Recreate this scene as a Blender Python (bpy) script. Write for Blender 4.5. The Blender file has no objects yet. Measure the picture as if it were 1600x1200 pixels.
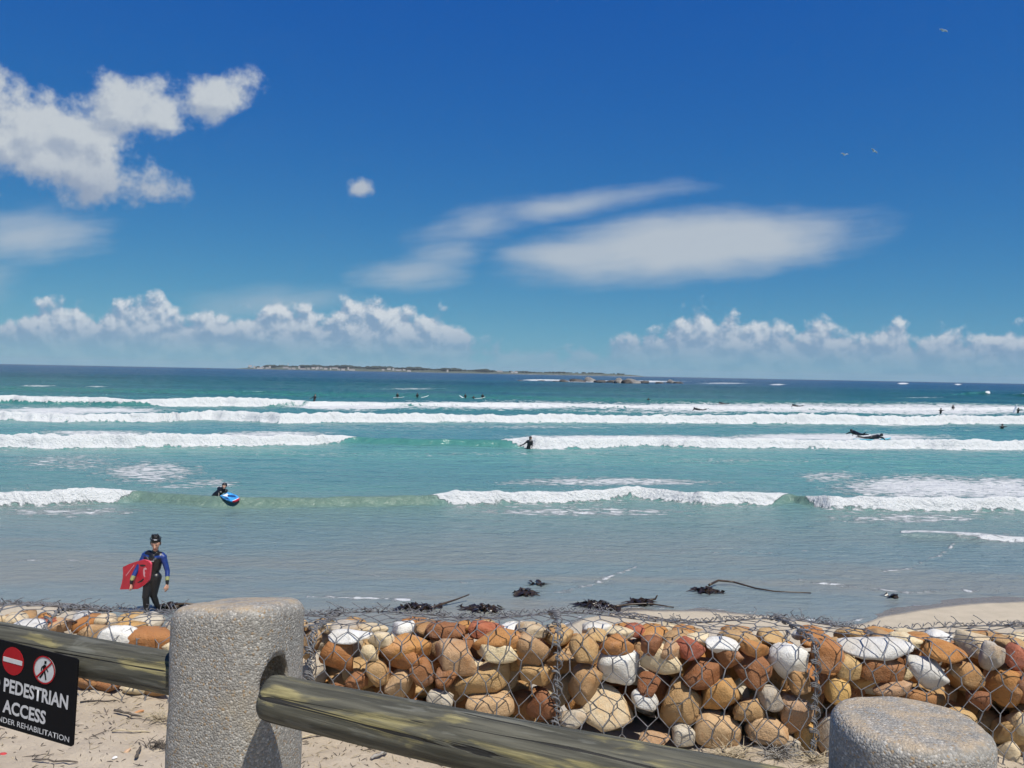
import bpy, bmesh, math, random
import numpy as np
from mathutils import Vector, Matrix, Quaternion

S = bpy.context.scene
COL = S.collection
rnd = random.Random(7)
R = math.radians

# ------------------------------------------------------------------ camera
F_PX, CX, CY = 1232.0, 800.0, 600.0          # focal length and centre of the 1600x1200 photograph
CAM_Z = 4.7
PITCH, ROLL = R(0.767), R(1.11)
cam_d = bpy.data.cameras.new('camera'); cam = bpy.data.objects.new('camera', cam_d); COL.objects.link(cam)
cam_d.sensor_width = 36.0; cam_d.lens = 36.0 * F_PX / 1600.0
cam_d.clip_start = 0.05; cam_d.clip_end = 60000
CAM_R = Matrix.Rotation(math.pi/2 - PITCH, 3, 'X') @ Matrix.Rotation(ROLL, 3, 'Z')
cam.matrix_world = Matrix.Translation((0, 0, CAM_Z)) @ CAM_R.to_4x4()
S.camera = cam
CAM_O = Vector((0, 0, CAM_Z))
RNP = np.array(CAM_R)

def ray(px, py):
    return CAM_R @ Vector(((px-CX)/F_PX, -(py-CY)/F_PX, -1.0))
def on_z(px, py, z=0.0):                     # point of a horizontal plane seen at a pixel
    d = ray(px, py); return CAM_O + d*((z-CAM_Z)/d.z)
def on_y(px, py, y):                         # point at a forward distance seen at a pixel
    d = ray(px, py); return CAM_O + d*(y/d.y)
def proj(X, Y, Z):                           # arrays of points -> pixels
    P = np.stack([X, Y, Z-CAM_Z], -1) @ RNP
    return CX + F_PX*P[..., 0]/-P[..., 2], CY - F_PX*P[..., 1]/-P[..., 2]

# ------------------------------------------------------------------ light
SUN_EL = R(60); SUN_AZ = math.atan2(0.55, -0.83)      # clockwise from +Y
sun_dir = Vector((math.sin(SUN_AZ)*math.cos(SUN_EL), math.cos(SUN_AZ)*math.cos(SUN_EL), math.sin(SUN_EL)))
sd = bpy.data.lights.new('sun', 'SUN'); sd.energy = 4.9; sd.angle = R(0.5); sd.color = (1.0, 0.95, 0.86)
sun = bpy.data.objects.new('sun', sd); COL.objects.link(sun)
sun.rotation_mode = 'QUATERNION'; sun.rotation_quaternion = sun_dir.to_track_quat('Z', 'Y')
S.view_settings.view_transform = 'Standard'; S.view_settings.look = 'None'
S.view_settings.exposure = 0.0; S.view_settings.gamma = 1.0; S.view_settings.use_curve_mapping = False
S.cycles.use_denoising = True
S.cycles.max_bounces = 4; S.cycles.diffuse_bounces = 2; S.cycles.glossy_bounces = 2; S.cycles.transmission_bounces = 1; S.cycles.volume_bounces = 0
S.cycles.use_adaptive_sampling = True; S.cycles.adaptive_threshold = 0.02; S.cycles.adaptive_min_samples = 12
SKY_STRENGTH = 0.075

# ------------------------------------------------------------------ a small language for node maths
class NT:
    def __init__(s, tree): s.t = tree
    def node(s, kind, **kw):
        n = s.t.nodes.new(kind)
        for k, v in kw.items(): setattr(n, k, v)
        return n
    def put(s, sock, v):
        if isinstance(v, V): s.t.links.new(v.s, sock)
        elif v is not None: sock.default_value = v
    def m(s, op, a, b=None, c=None, clamp=False):
        n = s.node('ShaderNodeMath', operation=op, use_clamp=clamp)
        s.put(n.inputs[0], a); s.put(n.inputs[1], b) if b is not None else None
        s.put(n.inputs[2], c) if c is not None else None
        return V(s, n.outputs[0])
    def ss(s, x, lo, hi, a=0.0, b=1.0):
        n = s.node('ShaderNodeMapRange', interpolation_type='SMOOTHSTEP')
        s.put(n.inputs[0], x)
        for i, v in enumerate((lo, hi, a, b)): s.put(n.inputs[i+1], v)
        return V(s, n.outputs[0])
    def lin(s, x, lo, hi, a=0.0, b=1.0):
        n = s.node('ShaderNodeMapRange'); s.put(n.inputs[0], x)
        for i, v in enumerate((lo, hi, a, b)): s.put(n.inputs[i+1], v)
        return V(s, n.outputs[0])
    def xyz(s, x, y, z=0.0):
        n = s.node('ShaderNodeCombineXYZ')
        for i, v in enumerate((x, y, z)): s.put(n.inputs[i], v)
        return V(s, n.outputs[0])
    def noise(s, vec, scale, detail=4.0, rough=0.55, dist=0.0, col=False):
        n = s.node('ShaderNodeTexNoise'); s.put(n.inputs['Vector'], vec)
        n.inputs['Scale'].default_value = scale; n.inputs['Detail'].default_value = detail
        n.inputs['Roughness'].default_value = rough; n.inputs['Distortion'].default_value = dist
        return V(s, n.outputs['Color' if col else 'Fac'])
    def noise2(s, x, y, scale, detail=3.0, rough=0.5):
        n = s.node('ShaderNodeTexNoise', noise_dimensions='2D'); s.put(n.inputs['Vector'], s.xyz(x, y))
        n.inputs['Scale'].default_value = scale; n.inputs['Detail'].default_value = detail; n.inputs['Roughness'].default_value = rough
        return V(s, n.outputs['Fac'])
    def voro(s, vec, scale, out='Distance', feature='F1'):
        n = s.node('ShaderNodeTexVoronoi', feature=feature); s.put(n.inputs['Vector'], vec)
        n.inputs['Scale'].default_value = scale
        return V(s, n.outputs[out])
    def mix(s, f, a, b):
        n = s.node('ShaderNodeMix', data_type='RGBA'); s.put(n.inputs[0], f)
        s.put(n.inputs[6], (*a, 1) if isinstance(a, tuple) and len(a) == 3 else a)
        s.put(n.inputs[7], (*b, 1) if isinstance(b, tuple) and len(b) == 3 else b)
        return V(s, n.outputs[2])
    def vmul(s, a, b):
        n = s.node('ShaderNodeVectorMath', operation='MULTIPLY'); s.put(n.inputs[0], a); s.put(n.inputs[1], b)
        return V(s, n.outputs[0])
    def split(s, a):
        n = s.node('ShaderNodeSeparateXYZ'); s.put(n.inputs[0], a)
        return [V(s, o) for o in n.outputs]
    def bump(s, h, strength, dist):
        n = s.node('ShaderNodeBump'); s.put(n.inputs['Height'], h)
        n.inputs['Strength'].default_value = strength; n.inputs['Distance'].default_value = dist
        return V(s, n.outputs[0])
class V:
    def __init__(s, nt, sock): s.n, s.s = nt, sock
    def __add__(a, b): return a.n.m('ADD', a, b)
    __radd__ = __add__
    def __mul__(a, b): return a.n.m('MULTIPLY', a, b)
    __rmul__ = __mul__
    def __sub__(a, b): return a.n.m('SUBTRACT', a, b)
    def __rsub__(a, b): return a.n.m('SUBTRACT', b, a)
    def __truediv__(a, b): return a.n.m('DIVIDE', a, b)
    def max(a, b): return a.n.m('MAXIMUM', a, b)
    def min(a, b): return a.n.m('MINIMUM', a, b)

# ------------------------------------------------------------------ sky with clouds (all by direction)
W = bpy.data.worlds.new('World'); S.world = W; W.use_nodes = True
wt = W.node_tree; wt.nodes.clear(); n = NT(wt)
sky = n.node('ShaderNodeTexSky', sky_type='NISHITA', sun_disc=False, sun_elevation=SUN_EL, sun_rotation=SUN_AZ,
             altitude=0.0, air_density=0.7, dust_density=0.0, ozone_density=6.0)
tc = n.node('ShaderNodeTexCoord')
dx, dy, dz = n.split(V(n, tc.outputs['Generated']))
# the clear sky, with the palest air at the horizon kept thin and the blue deepened evenly all round
zz = n.m('SQRT', dz*dz + 0.0030)
vec = n.node('ShaderNodeVectorMath', operation='NORMALIZE'); n.put(vec.inputs[0], n.xyz(dx, dy, zz)); wt.links.new(vec.outputs[0], sky.inputs[0])
sc_ = n.node('ShaderNodeSeparateColor'); wt.links.new(sky.outputs[0], sc_.inputs[0])
cc_ = n.node('ShaderNodeCombineColor')
for i, (a_, g_) in enumerate(((1.22, 1.5), (0.846, 0.91), (0.60, 0.28))):
    n.put(cc_.inputs[i], n.m('POWER', V(n, sc_.outputs[i])*SKY_STRENGTH, g_)*(a_/SKY_STRENGTH))
clear = V(n, cc_.outputs[0])
fy = dy.max(0.05)
U = dx/fy; Vv = dz/fy                                   # gnomonic plane ahead: a direction, not a screen
ahead = n.ss(dy, 0.05, 0.25)
def uv(px, py):
    d = ray(px, py); return d.x/d.y, d.z/d.y
P1 = 1.0/F_PX
def ell(u, v, px, py, rx, ry, rot=0.0):                  # 1 in the middle, 0 at the rim, negative outside
    cu, cv = uv(px, py); c, s_ = math.cos(R(rot)), math.sin(R(rot))
    a = u-cu; b = v-cv
    p = (a*c + b*s_)*(1.0/(rx*P1)); q = (b*c - a*s_)*(1.0/(ry*P1))
    return 1.0 - n.m('SQRT', p*p + q*q)
def cumulus_field(u, v):
    w1 = n.noise2(u+0.37, v*1.1, 14.0, 6.0, 0.6)
    f = ell(u, v, 35, 208, 120, 96).max(ell(u, v, 112, 262, 168, 56, -13)).max(ell(u, v, 192, 172, 92, 62, 8))
    f = f.max(ell(u, v, 250, 186, 44, 52, -35)).max(ell(u, v, 347, 152, 60, 44, 5)).max(ell(u, v, 140, 218, 110, 62, -15)).max(ell(u, v, -60, 190, 120, 100))
    f = f.max(ell(u, v, 565, 295, 40, 24, -10) - 0.45)
    return f + (w1-0.5)*2.0 + 0.02
def bank_field(u, v):
    # cumulus along the horizon: the height of its tops follows a curve of u
    fc = n.node('ShaderNodeFloatCurve'); cm = fc.mapping.curves[0]
    tops = [(-900, 520), (-300, 500), (0, 508), (40, 492), (80, 470), (130, 480), (150, 500), (175, 478), (215, 463), (265, 475), (285, 492), (340, 484),
            (395, 492), (435, 470), (480, 480), (505, 492), (565, 468), (620, 480), (690, 488), (722, 515), (760, 545), (900, 552), (960, 535), (1020, 520), (1060, 505),
            (1085, 484), (1120, 498), (1215, 500), (1245, 515), (1300, 508), (1335, 522), (1385, 508), (1430, 522), (1550, 516), (1650, 520), (1900, 500), (2500, 525)]
    lo, hi = uv(-900, 584)[0], uv(2500, 584)[0]
    pts = []
    for px, py in tops:
        a, b = uv(px, py); pts.append(((a-lo)/(hi-lo), b/0.12))
    cm.points[0].location = pts[0]; cm.points[1].location = pts[-1]
    for p in pts[1:-1]: cm.points.new(*p)
    for p in cm.points: p.handle_type = 'AUTO'
    fc.mapping.update()
    n.put(fc.inputs['Value'], n.lin(u, lo, hi, 0.0, 1.0))
    top = V(n, fc.outputs[0])*0.12
    b1 = n.noise2(u+3.7, v*1.15, 30.0, 4.0, 0.52)
    return (top - v)*30.0 + (b1-0.5)*2.2 + 0.22
lu, lv = 0.010, 0.016                                    # towards the sun, for the clouds' own shading
cA = cumulus_field(U, Vv); cB = cumulus_field(U+lu, Vv+lv)
aC = n.ss(cA, 0.0, 0.62)*ahead
shC = n.ss(cA-cB, -0.40, 0.30)
base_dark = n.ss(Vv, uv(100, 312)[1], uv(100, 225)[1])
shC = n.m('MULTIPLY', n.m('ADD', shC*0.55, 0.45), n.m('ADD', base_dark*0.45, 0.55))
colC = n.mix(shC, (0.21, 0.285, 0.43), (0.555, 0.60, 0.64))
kA = bank_field(U, Vv); kB = bank_field(U+0.004, Vv+0.009)
aK = n.ss(kA, 0.0, 0.6)*n.ss(Vv, 0.006, 0.050, 0.25, 0.9)*ahead
shK = n.ss(kA-kB, -0.10, 0.62)*n.ss(Vv, 0.03, 0.075, 0.25, 1.0)
colK = n.mix(shK, (0.235, 0.35, 0.505), (0.66, 0.70, 0.745))
# thin high cloud, drawn out along the wind
wn = n.noise2(U+1.7, Vv, 5.0, 2.0, 0.5); wu = U + (wn-0.5)*0.06; wv = Vv + (wn-0.5)*0.022
st = n.noise2(wu*0.35 + wv*0.5, wv*2.2 - wu*0.25, 22.0, 4.0, 0.58)
soft = n.noise2(U+7.7, Vv, 14.0, 3.0, 0.55)
def veil(px, py, rx, ry, rot, dens, edge=0.75, amp=0.5):
    return n.ss(ell(wu, wv, px, py, rx*1.12, ry*1.1, rot) + (st-0.5)*amp*1.5 + (soft-0.5)*amp, 0.0, edge*1.25)*dens
ci = veil(1080, 384, 320, 62, 6, 0.88, 0.55, 0.20)
ci = ci.max(veil(910, 398, 150, 34, 3, 0.82, 0.6, 0.2))
ci = ci.max(veil(890, 322, 200, 26, 9, 0.72, 0.9, 0.4)).max(veil(750, 352, 120, 40, 16, 0.62, 1.0, 0.5)).max(veil(705, 395, 85, 46, 30, 0.45, 1.0, 0.7)).max(veil(640, 425, 100, 32, 4, 0.58, 0.9, 0.5)).max(veil(1250, 362, 170, 40, 9, 0.6, 1.0, 0.5))
ci = ci.max(veil(1290, 375, 110, 26, 16, 0.45, 1.0, 0.6)).max(veil(430, 468, 170, 32, 4, 0.42, 0.9, 0.4)).max(veil(40, 368, 150, 48, 4, 0.68, 0.8, 0.4)).max(veil(0, 430, 60, 50, 0, 0.4, 1.0, 0.4))
# the same kinds of cloud all round the rest of the sky
el = n.m('ARCSINE', dz); az = n.m('ARCTAN2', dx, dy)
g1 = n.noise2(az*1.2, el*3.0, 2.2, 4.0, 0.55)
rest = n.ss(g1, 0.56, 0.75)*n.ss(el, 0.02, 0.08)*n.ss(el, 0.75, 0.3)*n.ss(n.m('ABSOLUTE', az), 0.78, 1.0)*0.8
aV = ci*ahead
col = n.mix(rest, clear, (0.62/SKY_STRENGTH, 0.66/SKY_STRENGTH, 0.72/SKY_STRENGTH))
k = 1.0/SKY_STRENGTH
def scaled(c):
    return n.vmul(c, (k, k, k))
col = n.mix(aV, col, (0.50*k, 0.555*k, 0.61*k))
col = n.mix(aK, col, scaled(colK))
col = n.mix(aC*0.96, col, scaled(colC))
bg = n.node('ShaderNodeBackground'); bg.inputs['Strength'].default_value = SKY_STRENGTH
n.put(bg.inputs['Color'], col)
wo = n.node('ShaderNodeOutputWorld'); wt.links.new(bg.outputs[0], wo.inputs['Surface'])

# ------------------------------------------------------------------ helpers: objects, materials, shapes
def tag(o, label=None, cat=None, group=None, kind=None):
    if label: o['label'] = label
    if cat: o['category'] = cat
    if group: o['group'] = group
    if kind: o['kind'] = kind
    return o
def obj(name, me, mat=None, parent=None, loc=None):
    o = bpy.data.objects.new(name, me); COL.objects.link(o)
    if mat is not None and me is not None:
        for m in (mat if isinstance(mat, (list, tuple)) else [mat]): me.materials.append(m)
    if parent is not None: o.parent = parent
    if loc is not None: o.location = loc
    return o
def empty(name, loc=(0, 0, 0), rz=0.0):
    o = bpy.data.objects.new(name, None); COL.objects.link(o); o.location = loc; o.rotation_euler = (0, 0, rz)
    o.empty_display_size = 0.1
    return o
def mesh_np(name, verts, quads, smooth=True, attrs=None):
    me = bpy.data.meshes.new(name)
    nv, nq = len(verts), len(quads)
    me.vertices.add(nv); me.vertices.foreach_set('co', np.ascontiguousarray(verts, dtype=np.float32).ravel())
    me.loops.add(nq*4); me.loops.foreach_set('vertex_index', np.ascontiguousarray(quads, dtype=np.int32).ravel())
    me.polygons.add(nq); me.polygons.foreach_set('loop_start', np.arange(0, nq*4, 4, dtype=np.int32))
    me.polygons.foreach_set('use_smooth', np.full(nq, smooth))
    for k_, (kind, a) in (attrs or {}).items():
        at = me.attributes.new(k_, kind, 'POINT')
        at.data.foreach_set('color' if kind == 'FLOAT_COLOR' else 'value', np.ascontiguousarray(a, dtype=np.float32).ravel())
    me.update(calc_edges=True); me.validate()
    return me
def mesh_bm(name, bm, smooth=True):
    bmesh.ops.recalc_face_normals(bm, faces=bm.faces)
    me = bpy.data.meshes.new(name); bm.to_mesh(me); bm.free()
    for p in me.polygons: p.use_smooth = smooth
    return me
class MB:                                                # collects shapes into one mesh
    def __init__(s): s.v, s.f, s.mi = [], [], []
    def add(s, vs, fs, mi=0):
        b = len(s.v); s.v += [tuple(v) for v in vs]; s.f += [tuple(b+i for i in f) for f in fs]; s.mi += [mi]*len(fs)
    def tube(s, pts, rad, sides=6, mi=0, cap=True):
        pts = [Vector(p) for p in pts]; nP = len(pts)
        rad = list(rad) if hasattr(rad, '__len__') else [rad]*nP
        vs, fs, up = [], [], None
        for i, p in enumerate(pts):
            t = (pts[min(i+1, nP-1)] - pts[max(i-1, 0)]).normalized()
            if up is None: up = t.orthogonal().normalized()
            up = (up - t*up.dot(t)); up = up.normalized() if up.length > 1e-6 else t.orthogonal().normalized()
            q = t.cross(up)
            for j in range(sides):
                a = 2*math.pi*j/sides; vs.append(p + (up*math.cos(a) + q*math.sin(a))*rad[i])
        for i in range(nP-1):
            for j in range(sides):
                a, b = i*sides+j, i*sides+(j+1) % sides
                fs.append((a, b, b+sides, a+sides))
        if cap: fs.append(tuple(range(sides))[::-1]); fs.append(tuple((nP-1)*sides+j for j in range(sides)))
        s.add(vs, fs, mi)
    def ribbon(s, pts, width, up=Vector((0, 0, 1)), mi=0, thick=0.0):
        pts = [Vector(p) for p in pts]; vs, fs = [], []; m = len(pts)
        for i, p in enumerate(pts):
            t = (pts[min(i+1, m-1)] - pts[max(i-1, 0)]).normalized(); q = t.cross(up).normalized()
            w = width[i] if hasattr(width, '__len__') else width
            vs += [p-q*w, p+q*w]
        for i in range(m-1): fs.append((2*i, 2*i+1, 2*i+3, 2*i+2))
        s.add(vs, fs, mi)
    def box(s, c, h, mi=0, rz=0.0):
        c = Vector(c); M = Matrix.Rotation(rz, 3, 'Z')
        vs = [c + M @ Vector((x*h[0], y*h[1], z*h[2])) for x in (-1, 1) for y in (-1, 1) for z in (-1, 1)]
        s.add(vs, [(0, 1, 3, 2), (4, 6, 7, 5), (0, 4, 5, 1), (2, 3, 7, 6), (0, 2, 6, 4), (1, 5, 7, 3)], mi)
    def ball(s, c, r, mi=0, seg=10, rings=7, rot=None):
        c = Vector(c); r = r if hasattr(r, '__len__') else (r, r, r); vs, fs = [], []
        for i in range(rings+1):
            th = math.pi*i/rings
            for j in range(seg):
                a = 2*math.pi*j/seg
                p = Vector((r[0]*math.sin(th)*math.cos(a), r[1]*math.sin(th)*math.sin(a), r[2]*math.cos(th)))
                vs.append(c + (rot @ p if rot else p))
        for i in range(rings):
            for j in range(seg):
                a, b = i*seg+j, i*seg+(j+1) % seg; fs.append((a, a+seg, b+seg, b))
        s.add(vs, fs, mi)
    def prism(s, poly, y0, y1, mi=0, mi_side=None):          # outline in x,z pushed from y0 to y1
        m = len(poly); vs = [(x, y0, z) for x, z in poly] + [(x, y1, z) for x, z in poly]
        s.add(vs, [tuple(range(m)), tuple(range(2*m-1, m-1, -1))], mi)
        b = len(s.v)-2*m
        for i in range(m):
            j = (i+1) % m; s.f.append((b+i, b+m+i, b+m+j, b+j)); s.mi.append(mi if mi_side is None else mi_side)
    def mesh(s, name, smooth=True, recalc=True):
        me = bpy.data.meshes.new(name); me.from_pydata(s.v, [], s.f)
        me.polygons.foreach_set('material_index', s.mi)
        if recalc:
            bm = bmesh.new(); bm.from_mesh(me); bmesh.ops.remove_doubles(bm, verts=bm.verts, dist=1e-6)
            bmesh.ops.recalc_face_normals(bm, faces=bm.faces); bm.to_mesh(me); bm.free()
        for p in me.polygons: p.use_smooth = smooth
        me.update(); return me
    def build(s, name, mat, parent=None, smooth=True, loc=None): return obj(name, s.mesh(name, smooth), mat, parent, loc)

def mat_new(name):
    m = bpy.data.materials.new(name); m.use_nodes = True
    t = m.node_tree; p = t.nodes['Principled BSDF']; return m, NT(t), p
def simple(name, c, rough=0.6, var=0.15, scale=30.0, metal=0.0, bump=0.0, coord='Object'):
    m, k_, p = mat_new(name)
    tc_ = k_.node('ShaderNodeTexCoord'); co = V(k_, tc_.outputs[coord])
    nz = k_.noise(co, scale, 5.0, 0.6)
    k_.put(p.inputs['Base Color'], k_.mix(k_.ss(nz, 0.3, 0.7), tuple(x*(1-var) for x in c), tuple(min(1, x*(1+var)) for x in c)))
    p.inputs['Roughness'].default_value = rough; p.inputs['Metallic'].default_value = metal
    if bump: k_.put(p.inputs['Normal'], k_.bump(nz, bump, 0.01))
    return m

# ------------------------------------------------------------------ noise on arrays
def _h(ix, iy, seed):
    h = (ix.astype(np.int64)*374761393 + iy.astype(np.int64)*668265263 + seed*974634777) & 0xffffffff
    h = ((h ^ (h >> 13))*1274126177) & 0xffffffff
    h = ((h ^ (h >> 16))*2246822519) & 0xffffffff
    return ((h ^ (h >> 15)) & 0xffffff)/float(0xffffff)
def vn(x, y, seed=0):
    ix, iy = np.floor(x), np.floor(y); fx, fy_ = x-ix, y-iy
    fx = fx*fx*(3-2*fx); fy_ = fy_*fy_*(3-2*fy_)
    a, b, c, d = _h(ix, iy, seed), _h(ix+1, iy, seed), _h(ix, iy+1, seed), _h(ix+1, iy+1, seed)
    return (a*(1-fx)+b*fx)*(1-fy_) + (c*(1-fx)+d*fx)*fy_
def fbm(x, y, seed=0, octs=4, g=0.5):
    s_, a, t = 0.0, 1.0, 0.0
    for i in range(octs):
        s_ = s_ + a*vn(x*2**i + 17.3*i, y*2**i - 9.1*i, seed+i); t += a; a *= g
    return s_/t
def sst(x, a, b):
    t = np.clip((x-a)/(b-a), 0, 1); return t*t*(3-2*t)

# ------------------------------------------------------------------ sand: one sheet from behind the camera to under the sea
SHORE = [(-900, 935), (-300, 938), (0, 941), (60, 943), (105, 948), (140, 962), (200, 990), (860, 990), (915, 962), (980, 951), (1100, 952), (1220, 961),
         (1290, 974), (1320, 976), (1345, 971), (1375, 960), (1425, 951), (1500, 942), (1600, 937), (1900, 930), (2600, 926)]
sp = [on_z(*p) for p in SHORE]
SHX, SHY = np.array([p.x for p in sp]), np.array([p.y for p in sp])
G_F, G_B, Z_TOP = 3.10, 3.60, 3.67           # gabion front, back, top
def sand_z(X, Y):
    front = 3.20 + 0.20*sst(-X, 0.0, 1.7) + 0.05*(fbm(X*1.3, Y*1.3, 3)-0.5) + 0.025*(fbm(X*6, Y*6, 5)-0.5) + 0.02*(fbm(X*20, Y*20, 6, 3)-0.5)
    front = front - 0.10*sst(-Y, -2.6, -1.0)
    ys = np.interp(X, SHX, SHY) + 0.25*(fbm(X*0.5, Y*0+3, 8)-0.5)
    low = np.where(Y < ys, (ys-Y)*0.055, (ys-Y)*0.03) + 0.02*(fbm(X*0.6, Y*0.6, 9)-0.5)*sst(ys-Y, 0.0, 1.5)
    slope = np.interp(Y, [3.3, 3.75, 6.0, 9.0, 12.0], [3.05, 2.85, 1.7, 0.75, 0.22])
    back = np.where(Y < 12.0, np.maximum(slope, low), low)
    return np.where(Y < 3.45, front, back)
rows = np.concatenate([np.linspace(-40, -2, 12), np.arange(-1.5, 2.0, 0.1), np.arange(2.0, 3.45, 0.02), np.arange(3.46, 12, 0.12), np.arange(12, 19, 0.06), np.linspace(19.2, 40, 30)])
us = np.linspace(-1, 1, 421)
hw = 3.2 + np.where(rows > 3.4, (rows-3.4)*2.4, 0) + np.where(rows < 1.0, (1.0-rows)*1.6, 0)
Xg = us[None, :]*hw[:, None]; Yg = np.repeat(rows[:, None], len(us), 1)
Zg = sand_z(Xg, Yg)
def grid_quads(nr, nc):
    i = np.arange(nr-1)[:, None]*nc + np.arange(nc-1)[None, :]
    return np.stack([i, i+1, i+nc+1, i+nc], -1).reshape(-1, 4)
sm, k_, p = mat_new('sand')
geo = k_.node('ShaderNodeNewGeometry'); pos = V(k_, geo.outputs['Position']); px_, py_, pz_ = k_.split(pos)
n1 = k_.noise(pos, 3.0, 5, 0.6); n2 = k_.noise(pos, 60.0, 4, 0.65); n3 = k_.noise(pos, 420.0, 2, 0.6)
base = k_.mix(k_.ss(n1, 0.3, 0.7), (0.43, 0.355, 0.26), (0.51, 0.43, 0.325))
base = k_.mix(k_.ss(n2, 0.55, 0.78)*0.5, base, (0.25, 0.20, 0.15))
base = k_.mix(k_.ss(n3, 0.62, 0.75)*0.5, base, (0.62, 0.56, 0.47))
beach = k_.mix(k_.ss(n1, 0.3, 0.7), (0.47, 0.40, 0.29), (0.53, 0.45, 0.33))
base = k_.mix(k_.ss(py_, 4.0, 8.0), base, beach)
wet = k_.ss(pz_ + (n1-0.5)*0.006, 0.014, 0.003)*k_.ss(py_, 8.0, 10.0)
base = k_.mix(wet, base, (0.20, 0.175, 0.14))
k_.put(p.inputs['Base Color'], base); k_.put(p.inputs['Roughness'], k_.lin(wet, 0, 1, 0.9, 0.25))
k_.put(p.inputs['Normal'], k_.bump(n2*0.65 + n3*0.35, 0.7, 0.016))
tag(obj('beach_sand', mesh_np('beach_sand', np.stack([Xg, Yg, Zg], -1).reshape(-1, 3), grid_quads(*Xg.shape)), sm), kind='structure',
    label='pale sand in front of the gabions and along the shore', cat='sand')

# ------------------------------------------------------------------ sea: one sheet from the swash to the horizon
rows = np.concatenate([np.arange(12.5, 24, 0.11), np.arange(24, 33, 0.085), np.arange(33, 43, 0.2), np.arange(43, 60, 0.13), np.arange(60, 64, 0.4), np.arange(64, 112, 0.22),
                       np.arange(112, 160, 0.6), np.arange(160, 420, 2.5), np.geomspace(420, 9000, 60)])
NC = 900; us = np.linspace(-1, 1, NC)
hw = 0.86*rows + 6.0; hw = np.where(rows > 400, hw*(1+ (rows-400)/9000), hw)
X = us[None, :]*hw[:, None]; Y = np.repeat(rows[:, None], NC, 1)
PX, PY = proj(X, Y, np.zeros_like(X)); HOR = 568 + 0.01937*PX
Z = np.zeros_like(X); foam = np.zeros_like(X); face = np.zeros_like(X)
warp = (fbm(X*0.12, Y*0.12, 21)-0.5)
# open-water chop and swell
amp = np.interp(Y, [12, 18, 26, 60, 150, 400, 1000], [0.006, 0.020, 0.042, 0.07, 0.16, 0.30, 0.3])
Z += amp*(fbm(X*0.55, Y*1.3, 31, 3)-0.5)*2.0
Z += amp*0.8*(fbm(X*1.8, Y*3.2, 36, 3)-0.5)*sst(-Y, -70, -40)
Z += np.interp(Y, [30, 60, 150, 400, 900], [0, 0.10, 0.5, 0.7, 0.5])*(fbm(X*0.012, Y*0.06 + warp*0.4, 41, 3)-0.5)*1.6
def line_y(pts):
    q = [on_z(*p) for p in pts]; return np.interp(X, [a.x for a in q], [a.y for a in q])
def between(a, b, soft=12.0):
    return sst(PX, a-soft, a+soft)*sst(-PX, -b-soft, -b+soft)
def wave(pts, H, broken, seed, rise=0.75, back=2.6, wig=0.5, trail=5.0, trail_amt=0.55, hump=1.0):
    """A wave whose toe runs along pts; H its height, broken 0..1 along it."""
    global Z, foam, face
    yb = line_y(pts) + wig*(fbm(X*0.22, X*0+seed, seed)-0.5)*2 + 0.22*wig*(fbm(X*1.1, X*0+seed, seed+3)-0.5)*2
    s_ = Y - yb
    Hx = H*(0.60 + 0.80*fbm(X*0.16*28/(rows[0]*0+np.mean(yb)), X*0+1.7, seed+5))
    Hx = Hx*(0.62+0.38*broken); a = rise*Hx*(1.9-0.9*broken)
    prof = sst(s_, -0.05, 1)*0
    prof = sst(s_/a, 0.0, 1.0)*np.exp(-np.clip(s_-a, 0, None)/back)
    lump = (fbm(X*2.1, Y*2.1, seed+9, 4)-0.42)*0.42
    Z += Hx*prof*hump + broken*Hx*lump*sst(s_, 0.0, 0.25)*np.exp(-np.clip(s_-a, 0, None)/(back*0.45))
    ragged = 0.35*(fbm(X*1.7, Y*1.7, seed+13, 3)-0.5)
    spill = sst(broken*1.25 - (1-np.clip(s_/a, 0, 1)) + ragged*0.5, 0.0, 0.22)
    solid = spill*np.clip(broken*3, 0, 1)*sst(s_ + ragged*0.6, -0.02, 0.16)*np.exp(-(np.clip(s_-a*1.1-0.25, 0, None)/(back*0.55))**2)
    tr = broken*trail_amt*sst(s_, 0, 0.3)*np.exp(-np.clip(s_, 0, None)/trail)
    skirt = broken*0.46*np.exp(-np.clip(-s_, 0, None)/(1.1+0.03*Y.clip(0, 100)))*sst(-s_, -0.3, 0.0)
    foam = np.maximum(foam, np.maximum(solid*1.25, np.maximum(tr, skirt)))
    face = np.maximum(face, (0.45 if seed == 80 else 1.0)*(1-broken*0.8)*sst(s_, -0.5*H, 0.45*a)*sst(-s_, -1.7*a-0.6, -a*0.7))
# nearest breaker
br1 = np.maximum(between(-900, 190, 50), np.maximum(between(690, 1215, 34), between(1268, 3000, 22)))
wave([(-900, 792), (0, 792), (110, 790), (215, 783), (330, 793), (450, 793), (660, 789), (800, 787), (900, 786), (1000, 779), (1100, 790), (1200, 789), (1240, 786), (1300, 797), (1400, 800), (1600, 797), (2600, 800)],
     0.43, br1, 50, back=1.5, wig=0.25, trail=3.0, trail_amt=0.75)
# second
br2 = np.maximum(between(-900, 535, 40), between(805, 3000, 42))
wave([(-900, 702), (0, 700), (100, 701), (250, 700), (400, 699), (555, 693), (680, 698), (780, 699), (860, 702), (1000, 699), (1200, 701), (1400, 702), (1600, 703), (2600, 710)],
     0.62, br2, 60, back=2.4, wig=0.7, trail=6.0, trail_amt=0.68)
# third, white from side to side
wave([(-900, 655), (0, 657), (100, 660), (250, 660), (330, 656), (440, 662), (560, 660), (800, 660), (1000, 661), (1200, 662), (1400, 663), (1600, 662), (2600, 668)],
     0.80, np.ones_like(X), 70, back=3.2, wig=1.1, trail=12.0, trail_amt=0.75)
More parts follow.
